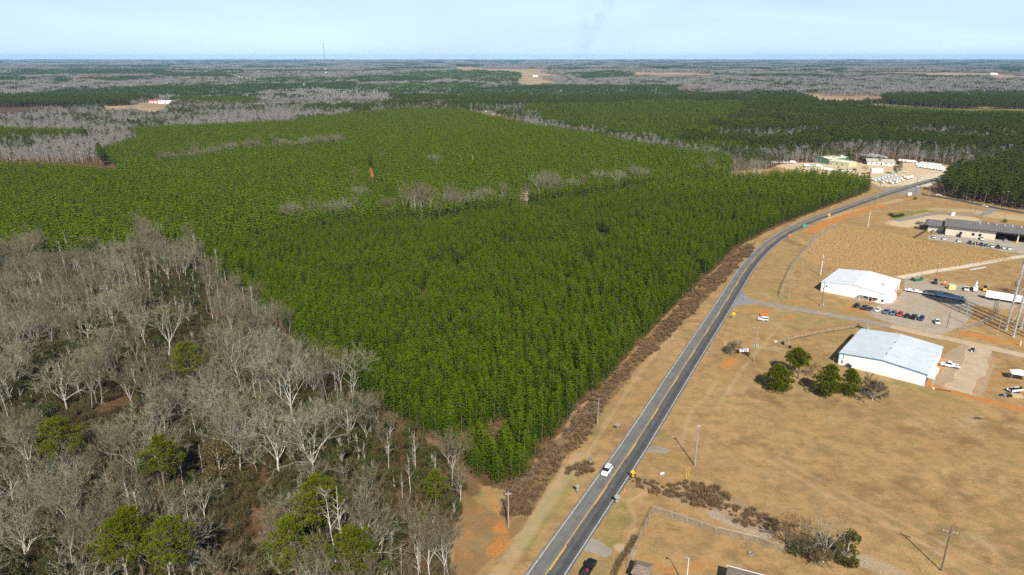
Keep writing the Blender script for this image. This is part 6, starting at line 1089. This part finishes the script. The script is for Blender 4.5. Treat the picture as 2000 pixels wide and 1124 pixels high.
# fences
def fence(name, pts, h, sp, label, wire=.035, bar=True, mt=GALV):
    P = [np.array(G(*p)) for p in pts]; root = empty(name, (*P[0], 0), 0, label, 'fence'); o = P[0]; ms = MB(); i_ = 0
    for a, b_ in zip(P[:-1], P[1:]):
        L_ = np.linalg.norm(b_-a); n_ = max(1, int(L_/sp)); d = (b_-a)/L_
        for k in range(n_+(1 if b_ is P[-1] else 0)): q = a+d*L_*k/n_-o; pb = MB(); pb.tube([(q[0], q[1], -.1), (q[0], q[1], h+.05)], .05, 6); pb.build('post', mt, root)
        q0, q1 = a-o, b_-o; ms.tube([(q0[0], q0[1], h), (q1[0], q1[1], h)], .035, 5)
        st_ = .28; m_ = int(L_/st_)
        for k in range(m_):      # crossed diagonal wires of the mesh
            for s in (1, -1):
                t0, t1 = k*st_/L_, min(1, (k*st_+h*.5)/L_)
                if s < 0: t0, t1 = t1, t0
                u, v = q0+(q1-q0)*t0, q0+(q1-q0)*t1; ms.poly([(u[0], u[1], 0), (v[0], v[1], h), (v[0]+d[0]*wire, v[1]+d[1]*wire, h), (u[0]+d[0]*wire, u[1]+d[1]*wire, 0)], [(0, 1, 2, 3)])
    ms.build('wire_mesh', mt, root)
fence('chain_link_fence', [(1226, 1101+12), (1243, 1070), (1276, 1001), (1313, 1013), (1400, 1043), (1480, 1062), (1530, 1080)], 2.0, 3, 'chain link fence around the grass plot at the bottom')
fence('chain_link_fence', [(1522, 580), (1528, 560), (1544, 525), (1570, 492), (1595, 467), (1632, 442)], 2.0, 4, 'curved chain link fence left of the golden field', wire=.07)
fence('chain_link_fence', [(1872, 648), (1900, 640), (1925, 631), (1948, 622), (1951, 590)], 2.2, 3.5, 'chain link fence beside the water tower legs', wire=.05)
random.seed(14)
P = [np.array(G(*p)) for p in [(1206, 1124), (1216, 1100), (1232, 1078), (1246, 1052)]]
for i in range(16):
    t = i/15*2.99; k = int(t); q = P[k]+(P[k+1]-P[k])*(t-k); o = bpy.data.objects.new('hedge_shrub', SHB[i % 3].data); COL.objects.link(o); o.location = (q[0]-.7, q[1], 0); o.scale = (.8, .8, .9); o.rotation_euler.z = i; tag(o, '%s scrubby shrub along the lower left fence line' % 'brown', 'shrub', 'scrubby shrubs along the fence')
simple('retaining_fence', (1804, 455), 0, 'dark brown board fence running down to the depot lot', 'fence', [('boards', lambda b: [b.box(((G(1786.6, 466)[0]+(G(1822, 445)[0]-G(1786.6, 466)[0])*(k+.5)/16)-G(1804, 455)[0], (G(1786.6, 466)[1]+(G(1822, 445)[1]-G(1786.6, 466)[1])*(k+.5)/16)-G(1804, 455)[1], .9), (2.0, .12, 1.8), dirang((1786.6, 466), (1822, 445))) for k in range(16)], mat('dark_boards', (.07, .045, .035), .8))])
for i, p in enumerate([[(1880, 520.5), (1901, 514.5), (1904.5, 516), (1884, 522)], [(1893, 526.5), (1925, 521), (1927, 523), (1897, 528.5)]]): o = flat('culvert_slab', p, .05, A_CONC)
# irrigation boom
pa, pb = np.array(G(1536, 677)), np.array(G(1690, 647)); dv = pb-pa; Lb = np.linalg.norm(dv); an = math.atan2(dv[1], dv[0])
ir = empty('irrigation_boom', (*pa, 0), an, 'red pipe irrigation boom on wheeled A-frame towers', 'irrigation boom')
b = MB(); H_ = 3.9; pts = [(Lb*t, 0, H_+.9*math.sin(math.pi*t)) for t in np.linspace(0, 1, 13)]; b.tube(pts, .12, 6); b.build('pipe', RUST, ir)
b = MB(); lo = [(Lb*t, 0, H_-.5+.25*math.sin(math.pi*t)) for t in np.linspace(0, 1, 13)]
for s in (-.6, .6):
    for i in range(13):
        b.tube([pts[i], (lo[i][0], s, lo[i][2])], .035, 4)
        if i < 12: b.tube([(lo[i][0], s, lo[i][2]), (lo[i+1][0], s, lo[i+1][2])], .03, 4)
b.build('truss', GALV, ir)
for x, wheels in ((0, True), (Lb, False)):
    b = MB(); [b.tube([(x, s*1.9, .5), (x, s*.25, H_)], .10, 6) for s in (-1, 1)]; b.tube([(x, -1.9, .55), (x, 1.9, .55)], .12, 6); b.tube([(x, -1.0, 2.2), (x, 1.0, 2.2)], .07, 5); b.box((x, 0, H_+.15), (.5, .5, .5)); tw_ = b.build('tower_frame', GALV, ir)
    for s in (-1, 1): b = MB(); b.tube([(x-.18, s*1.9, .62), (x+.18, s*1.9, .62)], .62, 14); b.build('wheel', TYRE, ir)
b = MB(); b.tube([(0, 0, H_), (-6.5, 0, 2.6)], .045, 5); b.tube([(-6.3, 0, 2.6), (-6.7, 0, 2.6)], .3, 8); b.build('overhang_pipe', GALV, ir)
b = MB(); b.box((0, 0, .45), (.9, .7, .9)); b.tube([(0, 0, .9), (0, 0, 1.2)], .25, 8); tag(b.build('pump_box', mat('teal_box', (.1, .45, .5), .5), loc=(*G(1694, 645), 0)), 'small teal box at the foot of the far boom tower', 'pump box')
b = MB(); b.tube([(0, 0, .35), (0, 0, .42)], .75, 16); b.tube([(0, 0, 0), (0, 0, .35)], .1, 6); tag(b.build('drum_lid', W_PAINT, loc=(*G(1515, 669), 0)), 'white round lid on the grass left of the wheeled boom tower', 'lid')
# bottom roofs
hp = [G(1230, 1122, 2.6), G(1241, 1094, 2.6), G(1277, 1104, 2.6)]; an = math.atan2(hp[2][1]-hp[1][1], hp[2][0]-hp[1][0]); L_ = math.hypot(hp[2][0]-hp[1][0], hp[2][1]-hp[1][1])
def roofed(name, corner, an, L_, D_2, h, roof, wall, label, edge=None, cat='house'):
    """corner = far-left roof corner; local x right along the far eave, -y towards the camera"""
    root = empty(name, (corner[0], corner[1], 0), an, label, cat); b = MB(); b.box((L_/2, -D_2/2, h/2), (L_-.5, D_2-.5, h)); w_ = b.build('wall', wall, root); b = MB(); b.box((L_/2, -D_2/2, h+.08), (L_, D_2, .16)); b.poly([(0, 0, h+.161), (L_, 0, h+.161), (L_, -D_2, h+.161), (0, -D_2, h+.161), (L_*.2, -D_2/2, h+.9), (L_*.8, -D_2/2, h+.9)], [(1, 0, 4, 5), (2, 1, 5), (3, 2, 5, 4), (0, 3, 4)]); b.build('roof', roof, root)
    if edge: b = MB(); b.box((L_/2, .12, h+.08), (L_+.3, .22, .2)); b.build('gutter', edge, root)
    b = MB(); b.box((L_*.3, -.2, h*.5), (1.0, .06, 1.0)); b.build('window', GLASS, root)
roofed('garden_shed', hp[1], an, L_, 4.6, 2.6, BROWNR, POLED, 'small shed with mottled brown roof at the bottom edge', cat='shed')
c0_, c1_ = G(1421, 1107, 3.4), G(1486, 1124, 3.4); roofed('brown_roofed_house', c0_, math.atan2(c1_[1]-c0_[1], c1_[0]-c0_[0]), 12, 9, 3.4, BROWNR, BLACK and mat('brick_wall', (.3, .15, .1), .9), 'house roof with white gutter cut by the bottom edge', edge=W_PAINT)
# storage stuff at right edge
simple('white_shelter', (1990, 742), R(-25), 'small white canopy roof at the right edge', 'canopy', [('roof', lambda b: (b.prism([(-3, 2.5), (3, 2.5), (3, 2.62), (-3, 2.62)], -2, 2), b.prism([(-3, 2.62), (3, 2.62), (0, 3.3)], -1.9, 1.9)), W_METAL), ('post', lambda b: [b.box((x, y, 1.25), (.1, .1, 2.5)) for x in (-2.8, 2.8) for y in (-1.8, 1.8)], GALV)])
simple('scrap_trailer', (1982, 766), R(12), 'loaded white frame trailer with timber at the right edge', 'trailer', [('bed', lambda b: (b.box((0, 0, .7), (5, 2, .2)), b.box((0, 1, 1.1), (5, .08, .6)), b.box((0, -1, 1.1), (5, .08, .6))), W_PAINT), ('load', lambda b: heap(b, 12, 1, 2, 1), DARKG), ('wheel', lambda b: wh(b, (-.5, .5), (-1.05, 1.05), .38), TYRE)])
simple('timber_stack', (1985, 776), R(-15), 'stack of pale timber beside the frame trailer', 'timber', [('timber', lambda b: [b.box((rnd(-.1, .1), (k % 4-1.5)*.5, .2+(k//4)*.32), (3.2, .42, .26)) for k in range(12)], WOODP), ('bearer', lambda b: [b.box((x, 0, .05), (.2, 2, .1)) for x in (-1, 1)], POLED)])
simple('scrap_tarp', (1963, 774), 0, 'flattened pale tarp and scrap ring left of the frame trailer', 'tarp', [('tarp', lambda b: heap(b, 8, 1, .9, .05), GALV), ('scrap', lambda b: heap(b, 6, 1.4, 1.4, .03), DARKG)])
def wires(name, pts, label, offs=(-1.2, 0, 1.2), sag=1.6):
    b = MB(); o0 = pts[0]
    for (x0, y0, z0), (x1, y1, z1) in zip(pts[:-1], pts[1:]):
        dx, dy = x1-x0, y1-y0; L_ = math.hypot(dx, dy); nx_, ny_ = -dy/L_, dx/L_
        for o in offs:
            b.tube([(x0+dx*t+nx_*o-o0[0], y0+dy*t+ny_*o-o0[1], z0+(z1-z0)*t-4*sag*t*(1-t)) for t in np.linspace(0, 1, 9)], .022, 3)
    tag(b.build(name, mat('aluminium_wire', (.25, .25, .25), .6, .2), loc=(o0[0], o0[1], 0)), label, 'power line')
q4 = G(1838, 1115); wires('power_line', [(q4[0]+75, q4[1]-52, 10.6), (*q4, 10.6), (q4[0]-78, q4[1]+58, 10.8)], 'thin wires crossing the field from the dark pole near the bottom right corner')
q1, q2 = G(993, 1031), G(1167, 832); wires('power_line', [(q1[0]-46, q1[1]-72, 10), (*q1, 10), (*q2, 9.6), (2*q2[0]-q1[0]+8, 2*q2[1]-q1[1], 9.6)], 'thin wires along the left verge between the two utility poles', offs=(-.5, .5))
# ================================================================= FAR THINGS
def mast(px, h, r, label, guys, z0=0, rings=(), mt=GALV):
    x, y = G(*px); root = empty('radio_mast', (x, y, terr(np.array(x), np.array(y))), 0, label, 'radio mast'); b = MB(); c_ = [(r*math.cos(R(120*k)), r*math.sin(R(120*k))) for k in range(3)]
    for q in c_: b.tube([(q[0], q[1], 0), (q[0], q[1], h)], r*.28, 4)
    n_ = int(h/ (r*5))
    for i in range(n_):
        for k in range(3): b.tube([(*c_[k], h*i/n_), (*c_[(k+1) % 3], h*(i+1)/n_)], r*.14, 3)
    b.build('lattice', mt, root)
    for z in rings:
        b = MB(); [b.box((math.cos(R(120*k+30))*r*4, math.sin(R(120*k+30))*r*4, z), (r*2.4, r*2.4, h*.018+r*1.3)) for k in range(3)]; b.tube([(r*4*math.cos(R(60*k)), r*4*math.sin(R(60*k)), z) for k in range(7)], r*.25, 4); b.build('antenna_array', W_PAINT, root)
    b = MB()
    for k in range(3):
        for z in guys: a = R(120*k+20); b.tube([(0, 0, z), (math.cos(a)*h*.45, math.sin(a)*h*.45, 0)], r*.05, 3)
    b.build('guy_wires', GALV, root)
mast((637, 150), 196, 1.1, 'very tall guyed radio mast rising above the horizon', (60, 120, 185), rings=(44, 22), mt=POLED)
mast((700, 209.5), 49, .45, 'shorter pale radio mast at the far edge of the pine plantation', (25, 45))
for i, (x, y, h) in enumerate([(446, 152, 23), (452, 153, 24), (458, 155, 25), (463, 156.5, 25), (468, 158, 25), (474, 160, 25), (483, 161, 22), (490, 163, 25), (498, 165, 25), (595, 177, 26)]):
    X_, Y_ = G(x, y); root = empty('power_pylon', (X_, Y_, terr(np.array(X_), np.array(Y_))), 0, '%s pale power line pole from the left in the far clearing' % (ORD+['ninth', 'tenth'])[i], 'power pole', 'distant power line poles'); b = MB(); [b.tube([(s*3, 0, 0), (s*2.6, 0, h)], .45, 5) for s in (-1, 1)]; b.build('pole', MATS['white_pole'], root); b = MB(); b.box((0, 0, h*.9), (10, .5, .6)); b.build('crossarm', MATS['white_pole'], root)
def farm(px, ang, L_, D_2, e, r_, wall, roof, label, cat='house'):
    x, y = G(*px); root, rf = gable('farm_building', px, ang, L_, D_2, e, r_, wall, roof, label, cat, axis='x'); root.location.z = float(terr(np.array(x), np.array(y))); panel(root, 'door', DARKG, L_*.5, 1.4, 2.5, 2.6); panel(root, 'window', GLASS, L_*.2, 1.8, 2, 1.3)
REDROOF = mat('red_metal_roof', (.62, .10, .08), .5)
for a in [((235, 202), 0, 24, 14, 4, 7, W_METAL, PALEY, 'pale house at the left of the orange clearing'), ((291, 202), 0, 26, 16, 5, 8, W_METAL, REDROOF, 'red roofed barn in the orange clearing'), ((309, 203), 0, 36, 14, 5, 8, W_METAL, ROOFW, 'long white barn at the right of the orange clearing'), ((210, 199), 0, 16, 10, 4, 6, GREENM, PALEY, 'small greenish house left of the clearing'), ((628, 179), 0, 36, 18, 6, 9, W_METAL, PALEY, 'pale building left of the orange roofs by the mast'), ((643, 180), 0, 36, 18, 6, 9, mat('salmon_wall', (.6, .35, .25), .8), TANR, 'salmon coloured building between two pale ones'), ((657, 179.5), 0, 18, 14, 7, 9, mat('yellow_wall', (.7, .6, .3), .8), PALEY, 'small yellow building right of the salmon one'),
  ((752, 195), 0, 26, 14, 4, 6, mat('salmon_wall', (.6, .35, .25), .8), TANR, 'tan farmhouse near the tall pines'), ((764, 191.5), 0, 16, 12, 5, 7, W_METAL, ROOFW, 'white farmhouse near the tall pines'), ((784, 196.5), 0, 18, 10, 4, 6, W_METAL, TANR, 'low white barn right of the white farmhouse'), ((671, 203), 0, 16, 8, 3, 4.5, W_METAL, ROOFW, 'small white shed behind the plantation'), ((689, 203.5), 0, 20, 8, 3, 4.5, W_METAL, ROOFW, 'white shed beside the shorter mast'), ((884, 166), 0, 36, 16, 6, 9, W_METAL, ROOFW, 'lone white barn in the distant green pines'), ((944, 219.5), .2, 18, 10, 3, 4.5, W_METAL, ROOFM, 'grey roofed shed at the far end of the plantation'), ((962, 226), .2, 16, 9, 3, 4.5, mat('salmon_wall', (.6, .35, .25), .8), ROOFM, 'second grey roofed shed among bare trees'), ((1041, 149.5), 0, 30, 16, 6, 9, W_METAL, ROOFW, 'white house on the distant tan hill'), ((1575, 132.5), 0, 60, 40, 12, 18, W_METAL, ROOFW, 'tiny white building near the horizon'), ((1935, 145.5), 0, 50, 26, 7, 11, W_METAL, ROOFW, 'far white barn by the brown field at right'), ((395, 134.5), 0, 60, 40, 14, 20, W_METAL, ROOFW, 'far white building beyond the power poles'), ((1340, 284.5), R(-25), 20, 4, 3, 3.6, W_METAL, ROOFW, 'long white mobile home at the edge of the plantation')]:
    farm(*a)
# haze
b = MB(); b.box((0, 16500, 98), (63000, 37000, 250)); hz = b.build('haze', [mat('haze_tmp', (1, 1, 1))]); tag(hz, 'thin blue haze over the whole landscape', 'haze', kind='stuff')
hm, q = newmat('haze_air'); o = node(q, 'ShaderNodeOutputMaterial'); pv = node(q, 'ShaderNodeVolumePrincipled'); pv.inputs['Color'].default_value = (.36, .64, 1, 1); pv.inputs['Density'].default_value = 2.5e-5; pv.inputs['Anisotropy'].default_value = -0.25; q.links.new(pv.outputs[0], o.inputs['Volume']); hz.data.materials.clear(); hz.data.materials.append(hm)
# smoke from a distant fire
b = MB(); b.box((1150, 9500, 620), (900, 500, 1000)); sm = b.build('smoke_plume', [mat('smoke_tmp', (1, 1, 1))]); tag(sm, 'faint grey smoke drifting up from beyond the horizon', 'smoke', kind='stuff'); sm.data.materials.clear()
sm_m, q = newmat('smoke'); o = node(q, 'ShaderNodeOutputMaterial'); pv = node(q, 'ShaderNodeVolumePrincipled'); pv.inputs['Color'].default_value = (.32, .34, .38, 1); tcc = node(q, 'ShaderNodeTexCoord'); sp_ = node(q, 'ShaderNodeSeparateXYZ'); q.links.new(tcc.outputs['Object'], sp_.inputs[0])
def mt2(op, a, b_, c_=None):
    z = node(q, 'ShaderNodeMath', operation=op)
    for i_, v_ in enumerate((a, b_, c_)):
        if v_ is None: continue
        if isinstance(v_, (int, float)): z.inputs[i_].default_value = v_
        else: q.links.new(v_, z.inputs[i_])
    return z.outputs[0]
cxl = mt2('MULTIPLY_ADD', sp_.outputs['Z'], .42, 830.0)          # the plume leans to the right as it rises
dxx = mt2('DIVIDE', mt2('SUBTRACT', sp_.outputs['X'], cxl), mt2('MULTIPLY_ADD', sp_.outputs['Z'], .24, 80.0)); dyy = mt2('DIVIDE', mt2('SUBTRACT', sp_.outputs['Y'], 9500.0), 150.0)
rr_ = mt2('SUBTRACT', 1.0, mt2('ADD', mt2('MULTIPLY', dxx, dxx), mt2('MULTIPLY', dyy, dyy))); nsn = node(q, 'ShaderNodeTexNoise'); nsn.inputs['Scale'].default_value = .006; nsn.inputs['Detail'].default_value = 4; q.links.new(tcc.outputs['Object'], nsn.inputs['Vector'])
den = mt2('MULTIPLY', mt2('MAXIMUM', rr_, 0.0), mt2('MULTIPLY', mt2('MAXIMUM', mt2('SUBTRACT', nsn.outputs['Fac'], .42), 0.0), .006)); q.links.new(den, pv.inputs['Density']); q.links.new(pv.outputs[0], o.inputs['Volume']); sm.data.materials.append(sm_m)
SC.cycles.volume_step_rate = 1.0; SC.cycles.volume_max_steps = 64
